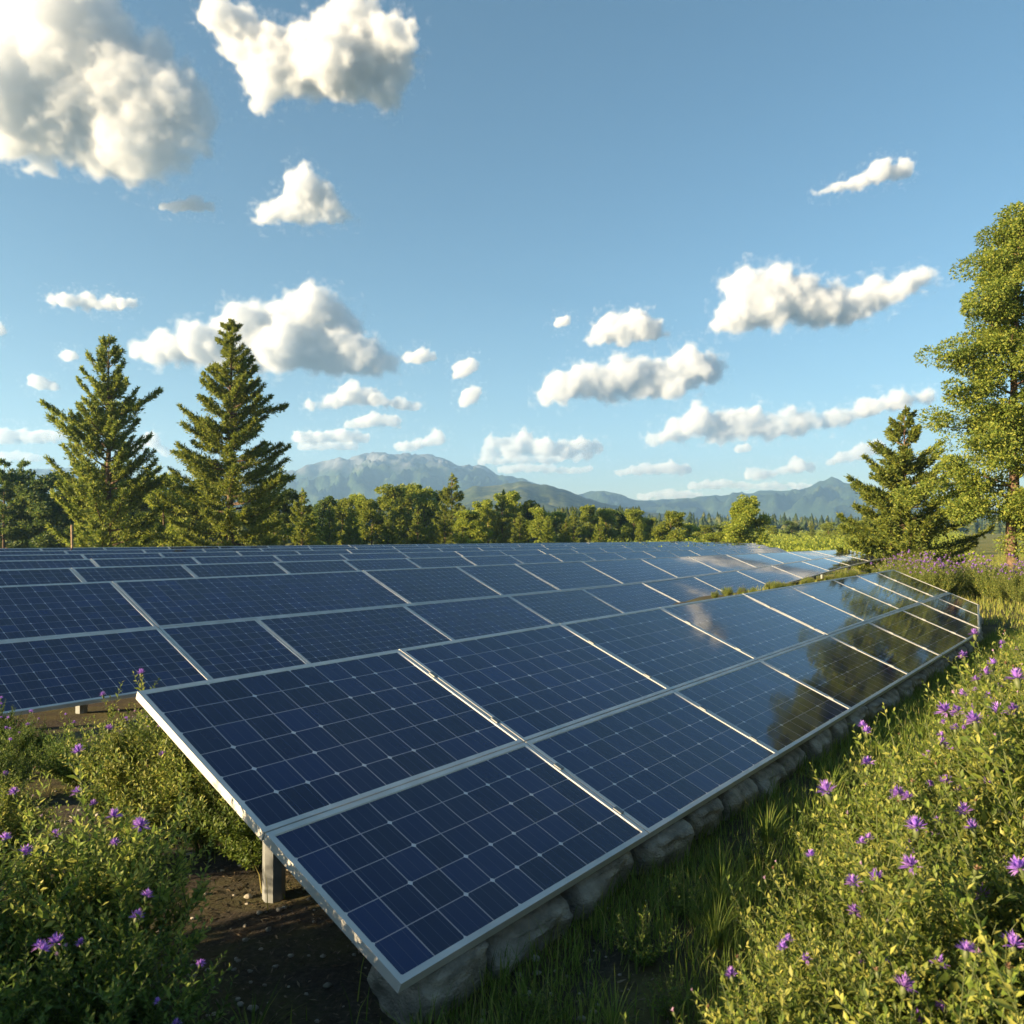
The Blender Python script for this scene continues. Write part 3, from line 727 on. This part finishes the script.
# the tall pine and the spruce on the open side
pine = broadleaf(63, 13.6, 2.75, M_PINE, 38, .105, .12, 165, 520, conic=1.05,
     custom=[(7.6, 3.1, 2.7, .12, 1.4), (6.2, 3.3, 2.8, .14, 1.4), (5.4, 2.9, 2.5, .05, 1.2), (9.6, 3.2, 1.7, .25, 1.6), (11.0, 2.8, 1.2, .3, 1.4), (3.4, 3.0, 2.7, .05, 1.5), (2.4, 3.3, 2.4, .1, 1.5), (4.4, 3.6, 2.8, .05, 1.5)])
plant_tree('pine_tree', pine, ground_at(1016, 27), 0, (1, 1, .97), 'tallest tree, a leafy pine with long side branches and a reddish bare lower trunk', 'tree')
plant_tree('conifer', conifer(74, 6.0, 2.6, 22, M_CONIF2, .01, .14, .3, .16, 2.2, gaps=.12, taper=.78), ground_at(905, 31), 0, 1, 'dense spruce with tiered boughs standing close beside the leafy pine', 'tree')
tA = broadleaf(85, 10, 3.6, M_BROAD, 22, .2, .12, 110, 240, conic=.5)
for i, (x, y, s, lb) in enumerate([(21.5, 25, 1.15, 'leafy tree behind the leafy pine, mostly outside the frame'), (24, 31, 1.3, 'taller leafy tree farther behind the leafy pine'), (24.5, 19, 1.25, 'leafy tree beyond the flowering bank, outside the frame'), (22.6, 29.5, 1.2, 'leafy tree close behind the leafy pine, hidden by its crown'), (27, 25, 1.25, 'broad leafy tree at the end of the lavender topped bank'), (31, 30, 1.3, 'leafy tree farthest from the arrays beyond the leafy pine'), (28, 21, 1.1, 'leafy tree on the open grass beyond the flowering bank')]):
    plant_tree('broadleaf_tree', tA, (x, y, -.05), i * 2.1, s, lb, 'tree', 'leafy trees around the pine')
# tree line behind the arrays
T_CON = [conifer(101 + k, 8.0, 2.0, 15, m, .02, .15, .25, .30, .9, taper=.8) for k, m in enumerate((M_CONIF, M_CONIF2, M_CONIF))]
T_BRO = [broadleaf(201 + k, 6.5, 2.5, m, 17, .26, .03, 105, 130, conic=.42) for k, m in enumerate((M_BROAD, M_BROAD, M_DARKTREE))]
T_DARK = [conifer(301, 8.0, 2.2, 14, M_DARKTREE, .02, .15, .25, .32, .9, taper=.7)]
line = [ # px, top y, distance, kind
 (-22,470,62,'d'),(4,459,60,'d'),(22,460,64,'d'),(40,480,60,'k'),(62,478,66,'k'),(84,484,62,'k'),(128,480,60,'k'),(150,486,58,'k'),(163,476,56,'b'),(186,490,60,'k'),(205,486,66,'k'),(262,492,60,'b'),
 (283,494,58,'k'),(302,489,52,'c'),(322,500,80,'k'),(342,500,84,'b'),(362,496,84,'b'),(372,502,70,'b'),(392,487,84,'b'),(408,486,88,'b'),(388,512,66,'c'),(424,490,86,'b'),(436,494,90,'k'),(452,474,82,'c'),(463,506,70,'c'),(470,512,66,'b'),
 (488,502,86,'b'),(502,490,84,'c'),(514,494,88,'b'),(528,504,88,'k'),(541,509,80,'b'),(556,513,90,'b'),(574,511,86,'c'),(590,507,94,'b'),(606,510,96,'b'),(622,513,98,'k'),(634,511,92,'b'),(648,519,100,'b'),
 (671,513,74,'b'),(690,524,96,'b'),(705,526,110,'b'),(722,526,110,'k'),(748,498,67,'c2'),(716,533,70,'b'),(772,526,140,'b'),(792,522,150,'k'),(812,521,150,'c'),(828,523,140,'b'),(845,520,130,'b'),(858,522,90,'b'),(866,512,120,'c')]
line += [(330,503,70,'c'),(352,508,62,'c'),(418,505,66,'c'),(445,512,62,'c'),(480,508,66,'c'),(520,512,70,'c'),(548,516,72,'c'),(566,518,70,'c'),(600,518,76,'c'),(640,520,80,'c'),(655,522,90,'c'),(275,506,56,'c'),(312,512,58,'c')]
line.sort(key=lambda q: q[0]); rgt = random.Random(9)
word = {'b': ('broadleaf_tree', 'round leafy yellow green tree'), 'k': ('broadleaf_tree', 'round dark green tree'), 'c': ('conifer', 'pointed sunlit conifer'), 'd': ('conifer', 'pointed dark conifer'), 'c2': ('broadleaf_tree', 'lone egg shaped yellow green tree')}
for i, (px, ty, d, k) in enumerate(line):
    h = (HORIZON - ty) / FOC * d + EYE - ground_at(px, d)[2]
    nm, w = word[k]
    if k == 'c': ms, h0 = T_CON[i % 3], 8.2
    elif k == 'd': ms, h0 = T_DARK[0], 8.2
    elif k == 'c2': ms, h0 = broadleaf(233, 6.5, 2.7, M_BROAD, 22, .24, .02, 190, 150, conic=.5), 6.7
    elif k == 'k': ms, h0 = T_BRO[2], 6.6
    else: ms, h0 = T_BRO[i % 2], 6.6
    s = h / h0; wd = s * rgt.uniform(.9, 1.2)
    if k == 'c2': wd = s * 1.12
    if k in 'bk': wd = max(wd, .75)
    plant_tree(nm, ms, ground_at(px, d), rgt.uniform(0, 6.28), (wd, wd, s),
               'lone egg shaped yellow green tree just beyond the end of the arrays' if k == 'c2' else f'{w}, {nth(i)} from the left in the tree line behind the arrays', 'tree', 'tree line behind the arrays')
# far forest: nobody could count it
def far_forest():
    rg = np.random.default_rng(77)
    V_, F_ = [], []
    n = 5200
    d = 120 + 800 * rg.uniform(0, 1, n) ** 1.4
    px = np.where(rg.uniform(0, 1, n) < .6, rg.uniform(-120, 660, n), rg.uniform(560, 1180, n))
    keep = (px < 640) | (d > 330); px, d = px[keep], d[keep]
    x = (px - 512) / FOC * d
    n = len(d); h = rg.uniform(5.5, 11, n) * (1 + .25 * (px < 640) * (d > 300)); h = np.minimum(h, 2.2 + d * .030 * rg.uniform(.6, 1.05, n)); w = h * rg.uniform(.2, .36, n)
    zb = np.full(n, -.8) + np.clip(d - 500, 0, 400) * .012
    seg, tiers = 7, 5
    for q in range(tiers):
        f0 = q / tiers; r = w * (1 - f0 * .88); z0 = zb + h * (f0 * .92 + .03); z1 = zb + h * min(1, f0 * .92 + .36)
        ang = rg.uniform(0, 6.28, (n, 1)) + np.arange(seg)[None] / seg * 6.283
        rad = r[:, None] * rg.uniform(.55, 1.25, (n, seg)); zz = z0[:, None] + h[:, None] * rg.uniform(-.05, .06, (n, seg))
        ring = np.stack([x[:, None] + np.cos(ang) * rad, d[:, None] + np.sin(ang) * rad, zz], -1)
        tip = np.stack([x, d, z1], -1)[:, None]
        vv_ = np.concatenate([ring, tip], 1).reshape(-1, 3)
        b_ = np.arange(n)[:, None, None] * (seg + 1); j = np.arange(seg)[None, :, None]
        f = np.concatenate([b_ + j, b_ + (j + 1) % seg, np.broadcast_to(b_ + seg, (n, seg, 1))], -1).reshape(-1, 3)
        F_.append(f + sum(len(a) for a in V_)); V_.append(vv_)
    return make_mesh('forest', np.concatenate(V_), np.concatenate(F_), leaf_mat('far_forest_needles', [(0, (.016, .032, .012)), (.6, (.040, .060, .018)), (1, (.095, .105, .028))], .2))
def scrub():
    rg = np.random.default_rng(91); n = 1500
    d = 46 + 220 * rg.uniform(0, 1, n) ** 1.5; px = rg.uniform(600, 960, n); x = (px - 512) / FOC * d
    r = rg.uniform(.35, 1.25, n) * (1 + d / 160); m = 120
    c = np.stack([x, d, ground_z(x, d)], 1)
    dd = unit(rg.normal(size=(n, m, 3))); dd[..., 2] = np.abs(dd[..., 2])
    P = c[:, None] + dd * r[:, None, None] * rg.uniform(.4, 1, (n, m, 1)) * np.array([1.2, 1.2, .75])
    D = unit(dd + rg.normal(size=(n, m, 3)) * .6); L = (r[:, None] * rg.uniform(.07, .16, (n, m))).reshape(-1)
    v, f = leaves(P.reshape(-1, 3), D.reshape(-1, 3), unit(rg.normal(size=(n * m, 3)) + ZV), L, L * .6, .2)
    return make_mesh('scrub', v, f, M_BROAD)
tag(link('scrub', scrub()), 'yellow green scrub covering the far meadow', 'scrub', kind='stuff')
tag(link('forest', far_forest()), 'distant forest of small dark conifers filling the valley', 'forest', kind='stuff')
# ------------------------------------------------------------------ shrubs, flowers, herbs, grass
def flower_mesh(seed, kind):
    rg = np.random.default_rng(seed)
    n = 46 if kind == 'open' else 16
    az = rg.uniform(0, 6.283, n); el = rg.uniform(.0, 1.45, n) if kind == 'open' else rg.uniform(.8, 1.4, n)
    d = np.stack([np.cos(az) * np.cos(el), np.sin(az) * np.cos(el), np.sin(el)], 1)
    P = d * .003 + ZV * .004
    L = rg.uniform(.014, .021, n) if kind == 'open' else rg.uniform(.012, .016, n)
    v, f = leaves(P, d, np.cross(d, np.cross(ZV + .01, d)), L, rg.uniform(.0030, .0052, n), .3)
    cv, cf = tubes([([(0, 0, -.014), (0, 0, -.008), (0, 0, 0), (0, 0, .006)], [.0015, .005, .0062, .004])], 7)
    cf3 = np.concatenate([cf[:, [0, 1, 2]], cf[:, [0, 2, 3]]]) + len(v)
    me = make_mesh('flower', np.concatenate([v, cv]), np.concatenate([f, cf3]), M_PETAL if kind == 'open' else (M_PINK if seed % 2 else M_SEED))
    me.materials.append(M_STEM)
    mi = np.zeros(len(f) + len(cf3), np.int32); mi[len(f):] = 1; me.polygons.foreach_set('material_index', mi)
    return me
FL_OPEN = [flower_mesh(s, 'open') for s in range(3)]; FL_BUD = [flower_mesh(9 + s, 'bud') for s in range(2)]
def shrub(seed, H, Rr, n_stem, leafL, mat, n_flower, shoots=7, bud=.35, up=1.0, fsize=1.2, step=.013):
    """an Empty that parents stems, foliage and flowers"""
    rg = np.random.default_rng(seed)
    root = empty('shrub', (0, 0, -50))
    paths, P, D, Nn, L = [], [], [], [], []
    tips = []
    def dress(pts, l0, q0=0.0):
        seglen = np.linalg.norm(np.diff(pts, axis=0), axis=1).sum(); m = max(4, int(seglen / step * (leafL / .035 < 1.6 and 1 or .7)))
        s = np.linspace(0, 1, len(pts)); q = np.linspace(q0, 1, m)
        c = np.stack([np.interp(q, s, pts[:, i]) for i in range(3)], 1); tan = unit(np.stack([np.interp(q, s, np.gradient(pts[:, i])) for i in range(3)], 1))
        az = np.arange(m) * 2.4 + rg.uniform(0, 6.28) + rg.normal(size=m) * .3
        ref = unit(np.cross(tan, np.array([[.3, .7, .2]]))); r2 = np.cross(tan, ref)
        rad = np.cos(az)[:, None] * ref + np.sin(az)[:, None] * r2
        d = unit(tan * rg.uniform(.35, .9, (m, 1)) + rad * .9 + ZV * .15)
        P.append(c); D.append(d); Nn.append(unit(tan + ZV * .4 + rg.normal(size=(m, 3)) * .3)); L.append(l0 * rg.uniform(.65, 1.2, m) * (1.1 - .55 * q))
    for k in range(n_stem):
        a = rg.uniform(0, 6.283); r = math.sqrt(rg.uniform(0, 1)); lean = Rr * r
        out = np.array([math.cos(a), math.sin(a), 0.]); s = np.linspace(0, 1, 7)
        h = H * (1 - .38 * r * r) * (rg.uniform(.72, 1.08) if k % 7 else rg.uniform(1.15, 1.34))
        pts = out * (Rr * .15 * r + lean * s ** 1.2)[:, None] + ZV * (h * s ** .92 * up)[:, None] + (rg.normal(size=3) * .05 * H * np.array([1, 1, 0]))[None] * (s ** 2)[:, None]
        paths.append((pts, .0034 * (1 - s * .72))); dress(pts, leafL, .15); tips.append((pts[-1], pts[-1] - pts[-2]))
        for j in range(shoots):
            q = rg.uniform(.3, .93); b0 = np.array([np.interp(q, s, pts[:, i]) for i in range(3)])
            d = unit(np.array([*(rg.normal(size=2) * .7 + out[:2] * .5), rg.uniform(.5, 1.2)])); ln = H * rg.uniform(.12, .27)
            ss = np.linspace(0, 1, 4); p2 = b0 + d * (ln * ss)[:, None] + ZV * (ln * .25 * ss ** 2)[:, None]
            paths.append((p2, .0024 * (1 - ss * .7))); dress(p2, leafL * .85)
            if rg.uniform() < .25: tips.append((p2[-1], p2[-1] - p2[-2]))
    P, D, Nn, L = (np.concatenate(q) for q in (P, D, Nn, L))
    v, f = leaves(P, D, Nn, L, L * rg.uniform(.34, .50, len(L)), .18)
    tv, tf = tubes(paths, 4)
    kids = [link('stems', make_mesh('stems', tv, tf, M_STEM, True), root), link('foliage', make_mesh('foliage', v, f, mat), root)]
    tips.sort(key=lambda q: -q[0][2] + rg.uniform(0, .35) * H)
    for p, d in tips[:n_flower]:
        b_ = rg.uniform() < bud
        o = link('flower', (FL_BUD if b_ else FL_OPEN)[rg.integers(0, 2 if b_ else 3)], root)
        dd = Vector(d).normalized(); dd = (dd + Vector((0, 0, .6))).normalized()
        o.location = Vector(p) + dd * .01; o.rotation_mode = 'QUATERNION'; o.rotation_quaternion = dd.to_track_quat('Z', 'Y')
        s_ = fsize * rg.uniform(.7, 1.25) * (.62 if b_ else 1); o.scale = (s_, s_, s_); kids.append(o)
    reg(root, *kids)
    return root
S_R = [shrub(400 + k, .78, .38, 70, .046, M_SHRUB, (12, 8, 16, 7)[k], 10, fsize=1.3, bud=.42, step=.0115) for k in range(4)]
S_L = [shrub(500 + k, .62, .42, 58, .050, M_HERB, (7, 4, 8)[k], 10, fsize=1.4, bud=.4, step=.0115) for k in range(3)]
S_W = [shrub(600 + k, .26, .20, 22, .034, M_HERB, 0, 5, step=.014) for k in range(2)]
S_F = [shrub(700 + k, .85, .5, 40, .055, M_SHRUB, (24, 16)[k], 5, bud=.5, fsize=2.3, step=.024) for k in range(2)]
TEMPL = S_R + S_L + S_W + S_F
rgp = random.Random(21)
def put(tm, x, y, s, label, group, rz=None, sz=None, cat='shrub', name='shrub'):
    c = copy_tree(tm, (x, y, float(ground_z(x, y)) - .02), rgp.uniform(0, 6.28) if rz is None else rz, (s, s, sz or s)); c.name = name
    return tag(c, label, cat, group)
# the sunlit bank of shrubs along the path
bank = []
for j, (v0, h0) in enumerate(((-1.36, .94), (-1.64, 1.22), (-1.98, 1.42), (-2.45, 1.52), (-3.0, 1.56))):
    t = -.7 + .2 * (j % 2)
    while t < 13.5:
        s = h0 * rgp.uniform(.88, 1.1) * (1 if t > 1.6 else .66 + .34 * max(0, (t + .7) / 2.3))
        tt_, vv_ = t + rgp.uniform(-.09, .09), v0 + rgp.uniform(-.08, .08) - .02 * max(0, t - 4)
        p = field(tt_, vv_, 0)
        if p[1] > 1.55 and abs(p[0] / p[1]) < .95: bank.append((math.hypot(p[0], p[1]), p[0], p[1], s))
        t += (.36 + .05 * j) * (1 + .05 * max(0, t))
bank.sort()
for i, (d, x, y, s) in enumerate(bank):
    put(S_R[(i * 7 + i // 4) % 4], x, y, s, f'leafy shrub with purple flowers, {nth(i)} nearest in the sunlit bank along the path', 'flowering shrubs in the sunlit bank')
# shrubs on the other side
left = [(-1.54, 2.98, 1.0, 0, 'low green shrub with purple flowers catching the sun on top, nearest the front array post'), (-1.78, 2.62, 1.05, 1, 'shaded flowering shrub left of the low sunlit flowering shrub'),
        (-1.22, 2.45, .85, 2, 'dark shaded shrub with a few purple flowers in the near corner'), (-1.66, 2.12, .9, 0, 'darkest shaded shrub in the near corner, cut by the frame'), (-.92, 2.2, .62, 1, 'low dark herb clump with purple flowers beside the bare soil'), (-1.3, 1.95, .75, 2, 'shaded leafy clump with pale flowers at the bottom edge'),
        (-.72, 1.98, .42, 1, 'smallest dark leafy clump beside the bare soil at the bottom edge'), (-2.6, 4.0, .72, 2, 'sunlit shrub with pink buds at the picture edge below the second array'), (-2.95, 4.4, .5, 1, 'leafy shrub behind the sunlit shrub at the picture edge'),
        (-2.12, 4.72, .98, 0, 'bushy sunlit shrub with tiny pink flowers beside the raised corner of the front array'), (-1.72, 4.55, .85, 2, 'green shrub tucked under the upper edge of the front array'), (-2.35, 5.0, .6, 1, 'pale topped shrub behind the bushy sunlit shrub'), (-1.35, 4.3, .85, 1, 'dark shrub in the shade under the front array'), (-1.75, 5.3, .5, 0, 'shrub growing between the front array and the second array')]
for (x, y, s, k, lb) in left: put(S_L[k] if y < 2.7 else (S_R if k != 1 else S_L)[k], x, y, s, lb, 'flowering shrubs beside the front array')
low = [(-3.6, 5.9), (-3.1, 5.75), (-4.1, 6.3), (-2.7, 6.0), (-3.4, 5.3), (-4.5, 6.0)]
for i, (x, y) in enumerate(low): put(S_L[i % 3], x, y, .62, f'low dark shrub in front of the second array, {nth(i)} of its clump', 'low shrubs in front of the second array')
# tall shrubs off the edge that shade the near corner
for i, (x, y, s) in enumerate([(-2.9, 1.3, 1.7), (-2.7, 1.95, 1.5), (-3.3, 2.3, 1.6), (-3.5, .7, 1.9), (-3.2, 0.0, 1.9), (-3.1, -.7, 2.0)]):
    put(S_L[i % 3], x, y, s, f'tall shrub off the edge of the view, {nth(i)} nearest the second array', 'tall shrubs at the side of the plot')
# herbs on the shaded path
herbs = [(-.02, -.42), (.35, -.3), (1.05, -.36), (1.5, -.3), (.8, -.62), (2.3, -.35), (2.9, -.5), (-.25, -.2), (3.9, -.4), (1.9, -.8)]
for i, (t, v0) in enumerate(herbs):
    p = field(t, v0, 0); put(S_W[i % 2], p[0], p[1], rgp.uniform(.5, .8), f'small dark green herb, {nth(i)} nearest along the foot of the stones', 'small herbs along the stones', cat='herb', name='herb')
# lavender bank far off below the pine, and weeds between the arrays
fb_ = []
for k in range(46):
    px = rgp.uniform(872, 1090); d = 21.5 + (px - 872) / 218 * -2.5 + rgp.uniform(-.9, 3.5)
    fb_.append((px, d))
fb_.sort()
for i, (px, d) in enumerate(fb_):
    x, y, z = ground_at(px, d); put(S_F[i % 2], x, y, rgp.uniform(.8, 1.1), f'lavender topped bush, {nth(i)} from the left in the bank below the pine', 'lavender topped bushes below the pine', cat='bush', name='bush')
wd = []
for k in range(40):
    t = rgp.uniform(13.5, 27); p = field(t, rgp.uniform(4.6, 5.5), 0); wd.append((t, p))
wd.sort(key=lambda q: q[0])
for i, (t, p) in enumerate(wd):
    put(S_R[i % 4], p[0], p[1], rgp.uniform(.2, .36), f'weed clump, {nth(i)} along the strip between the first two arrays', 'weeds between the first two arrays', cat='weed', name='weed')
for o in TEMPL:                                     # the originals were only patterns to copy
    for k in CHILD[o.name]: bpy.data.objects.remove(k)
    bpy.data.objects.remove(o)
# grass
def blades(n, pos, hmin, hmax, w, seed, lean=.5):
    rg = np.random.default_rng(seed)
    x, y = pos; z = ground_z(x, y) - .01
    h = rg.uniform(hmin, hmax, n) * rg.uniform(.6, 1.2, n); a = rg.uniform(0, 6.283, n)
    out = np.stack([np.cos(a), np.sin(a), np.zeros(n)], 1); side = np.stack([-np.sin(a), np.cos(a), np.zeros(n)], 1)
    ln = rg.uniform(.1, 1, n) * lean * h; b0 = np.stack([x, y, z], 1); w = (w * rg.uniform(.6, 1.3, n))[:, None]
    m = b0 + out * (ln * .35)[:, None] + ZV * (h * .6)[:, None]; tip = b0 + out * ln[:, None] + ZV * h[:, None]
    v = np.stack([b0 - side * w, b0 + side * w, m - side * w * .7, m + side * w * .7, tip], 1).reshape(-1, 3)
    k = np.arange(n)[:, None] * 5
    return v, np.concatenate([k + [[0, 1, 3]], k + [[0, 3, 2]], k + [[2, 3, 4]]], 1).reshape(-1, 3)
rg = np.random.default_rng(5)
n = 80000
t = -1.2 + 15.5 * rg.uniform(0, 1, n) ** 1.25; v0 = rg.uniform(-1.45, .05, n)
P = A0 + U * t[:, None] + V * v0[:, None]
dens = fbm(P[:, 0] * 2.2, P[:, 1] * 2.2, 3, 8) + .25 * (t > 1.5) + .2 * (t > 4)
keep = (dens > rg.uniform(-.45, .35, n)) & (P[:, 1] > 1.6); P = P[keep]
v, f = blades(len(P), (P[:, 0], P[:, 1]), .05, .17, .0028, 6, .8)
tag(link('grass', make_mesh('grass', v, f, M_GRASS)), 'short dark grass on the shaded path beside the stones', 'grass', kind='stuff')
n = 60000
px = rg.uniform(640, 1100, n); d = rg.uniform(13, 60, n) ** 1.0
x = (px - 512) / FOC * d; t, v0 = lateral(x, d)
keep = ((v0 < -.2) | (t > 15.2)) & (v0 < 5.4) & (v0 > -4.5) | ((t > 37) & (v0 > 5)); x, d = x[keep], d[keep]
v, f = blades(len(x), (x, d), .06, .19, .010, 16, .7)
tag(link('dry_grass', make_mesh('dry_grass', v, f, M_DRYGRASS)), 'sunlit yellow grass beyond the far end of the front array', 'grass', kind='stuff')
n = 16000
x = rg.uniform(-5.5, 0.2, n); y = rg.uniform(1.7, 7.5, n); t, v0 = lateral(x, y)
keep = (fbm(x * 1.7, y * 1.7, 3, 44) > rg.uniform(-.1, .5, n)) & (v0 < 5.9); x, y = x[keep], y[keep]
v, f = blades(len(x), (x, y), .05, .22, .003, 26, .8)
tag(link('grass', make_mesh('grass', v, f, M_GRASS)), 'thin grass scattered over the soil beside the front array', 'grass', kind='stuff')
# litter on the bare soil
n = 11000
x = rg.uniform(-2.6, .6, n); y = rg.uniform(1.9, 5.5, n); z = ground_z(x, y) + .004
a = rg.uniform(0, 6.283, n); D = np.stack([np.cos(a), np.sin(a), rg.normal(size=n) * .15], 1)
v, f = leaves(np.stack([x, y, z], 1), D, np.tile(ZV, (n, 1)) + rg.normal(size=(n, 3)) * .3, rg.uniform(.015, .05, n), rg.uniform(.003, .010, n), .2)
tag(link('leaf_litter', make_mesh('leaf_litter', v, f, leaf_mat('dry_litter', [(0, (.03, .022, .015)), (.6, (.09, .065, .04)), (1, (.22, .17, .11))], .1))), 'dry litter strewn over the bare soil under the front array', 'litter', kind='stuff')
pv, pf = ico(1); n = 900
x = rg.uniform(-3.2, .5, n); y = rg.uniform(1.9, 6.0, n); r = rg.uniform(.004, .016, n) * rg.uniform(.6, 1.5, n)
c = np.stack([x, y, ground_z(x, y) + r * .2], 1)
v = (pv[None] * rg.uniform(.65, 1.2, (n, len(pv), 1)) * r[:, None, None] * np.array([1.2, 1, .7]) + c[:, None]).reshape(-1, 3)
f = (pf[None] + np.arange(n)[:, None, None] * len(pv)).reshape(-1, 3)
tag(link('gravel', make_mesh('gravel', v, f, M_STONE)), 'small pebbles strewn over the bare soil', 'gravel', kind='stuff')
# grass tufts one can count
def tuft_mesh(seed):
    rg = np.random.default_rng(seed); n = 70
    a = rg.uniform(0, 6.283, n); r = rg.uniform(0, .03, n); h = rg.uniform(.16, .34, n); ln = h * rg.uniform(.15, 1.0, n)
    out = np.stack([np.cos(a), np.sin(a), np.zeros(n)], 1); side = np.stack([-np.sin(a), np.cos(a), np.zeros(n)], 1)
    b0 = out * r[:, None]; w = rg.uniform(.0016, .0032, n)[:, None]
    rows = []
    for q in (0, .35, .7): rows += [b0 + out * (ln * q ** 1.7)[:, None] + ZV * (h * (q - .25 * q * q))[:, None] - side * w * (1 - .3 * q), b0 + out * (ln * q ** 1.7)[:, None] + ZV * (h * (q - .25 * q * q))[:, None] + side * w * (1 - .3 * q)]
    rows.append(b0 + out * ln[:, None] + ZV * (h * .76)[:, None])
    v = np.stack(rows, 1).reshape(-1, 3); k = np.arange(n)[:, None] * 7
    return make_mesh('grass_tuft', v, np.concatenate([k + [[0, 1, 3]], k + [[0, 3, 2]], k + [[2, 3, 5]], k + [[2, 5, 4]], k + [[4, 5, 6]]], 1).reshape(-1, 3), M_GRASS)
tf_ = [tuft_mesh(s) for s in range(4)]
tufts = [(.15, -.30), (.55, -.52), (1.35, -.55), (1.7, -.42), (1.05, -.75), (2.2, -.62), (2.6, -.30), (3.2, -.72), (.0, -.12), (-.25, -.45), (2.0, -.28), (3.6, -.35), (4.3, -.6), (4.8, -.3), (5.6, -.5), (.7, -.85), (-.5, .9), (-.32, .4)]
for i, (t, v0) in enumerate(tufts):
    p = field(t, v0, 0); o = link('grass_tuft', tf_[i % 4]); o.location = (p[0], p[1], float(ground_z(p[0], p[1])) - .01); s = rgp.uniform(.6, .95); o.scale = (s, s, s); o.rotation_euler = (0, 0, rgp.uniform(0, 6))
    tag(o, f'arching tuft of green grass, {nth(i)} along the shaded path' if i < 16 else f'arching grass tuft under the open end of the front array, {nth(i - 16)} from the corner', 'grass tuft', 'tufts of grass around the front array')
# ------------------------------------------------------------------ haze
def haze_box():
    v = [(x, y, z) for z in (-4.0, 312.0) for y in (-700, 3350) for x in (-3400, 3400)]
    f = [(0, 2, 3, 1), (4, 5, 7, 6), (0, 1, 5, 4), (1, 3, 7, 5), (3, 2, 6, 7), (2, 0, 4, 6)]
    m, nn, ll = new_mat('haze_air'); nn.remove(nn['Principled BSDF'])
    p = nn.new('ShaderNodeVolumePrincipled'); p.inputs['Color'].default_value = (.34, .60, 1, 1); p.inputs['Density'].default_value = HAZE_DENS; p.inputs['Anisotropy'].default_value = .2
    ll.new(p.outputs[0], nn['Material Output'].inputs['Volume'])
    tag(link('haze', pydata('haze', v, f, m)), kind='stuff')
HAZE_DENS = 2.6e-4
haze_box()
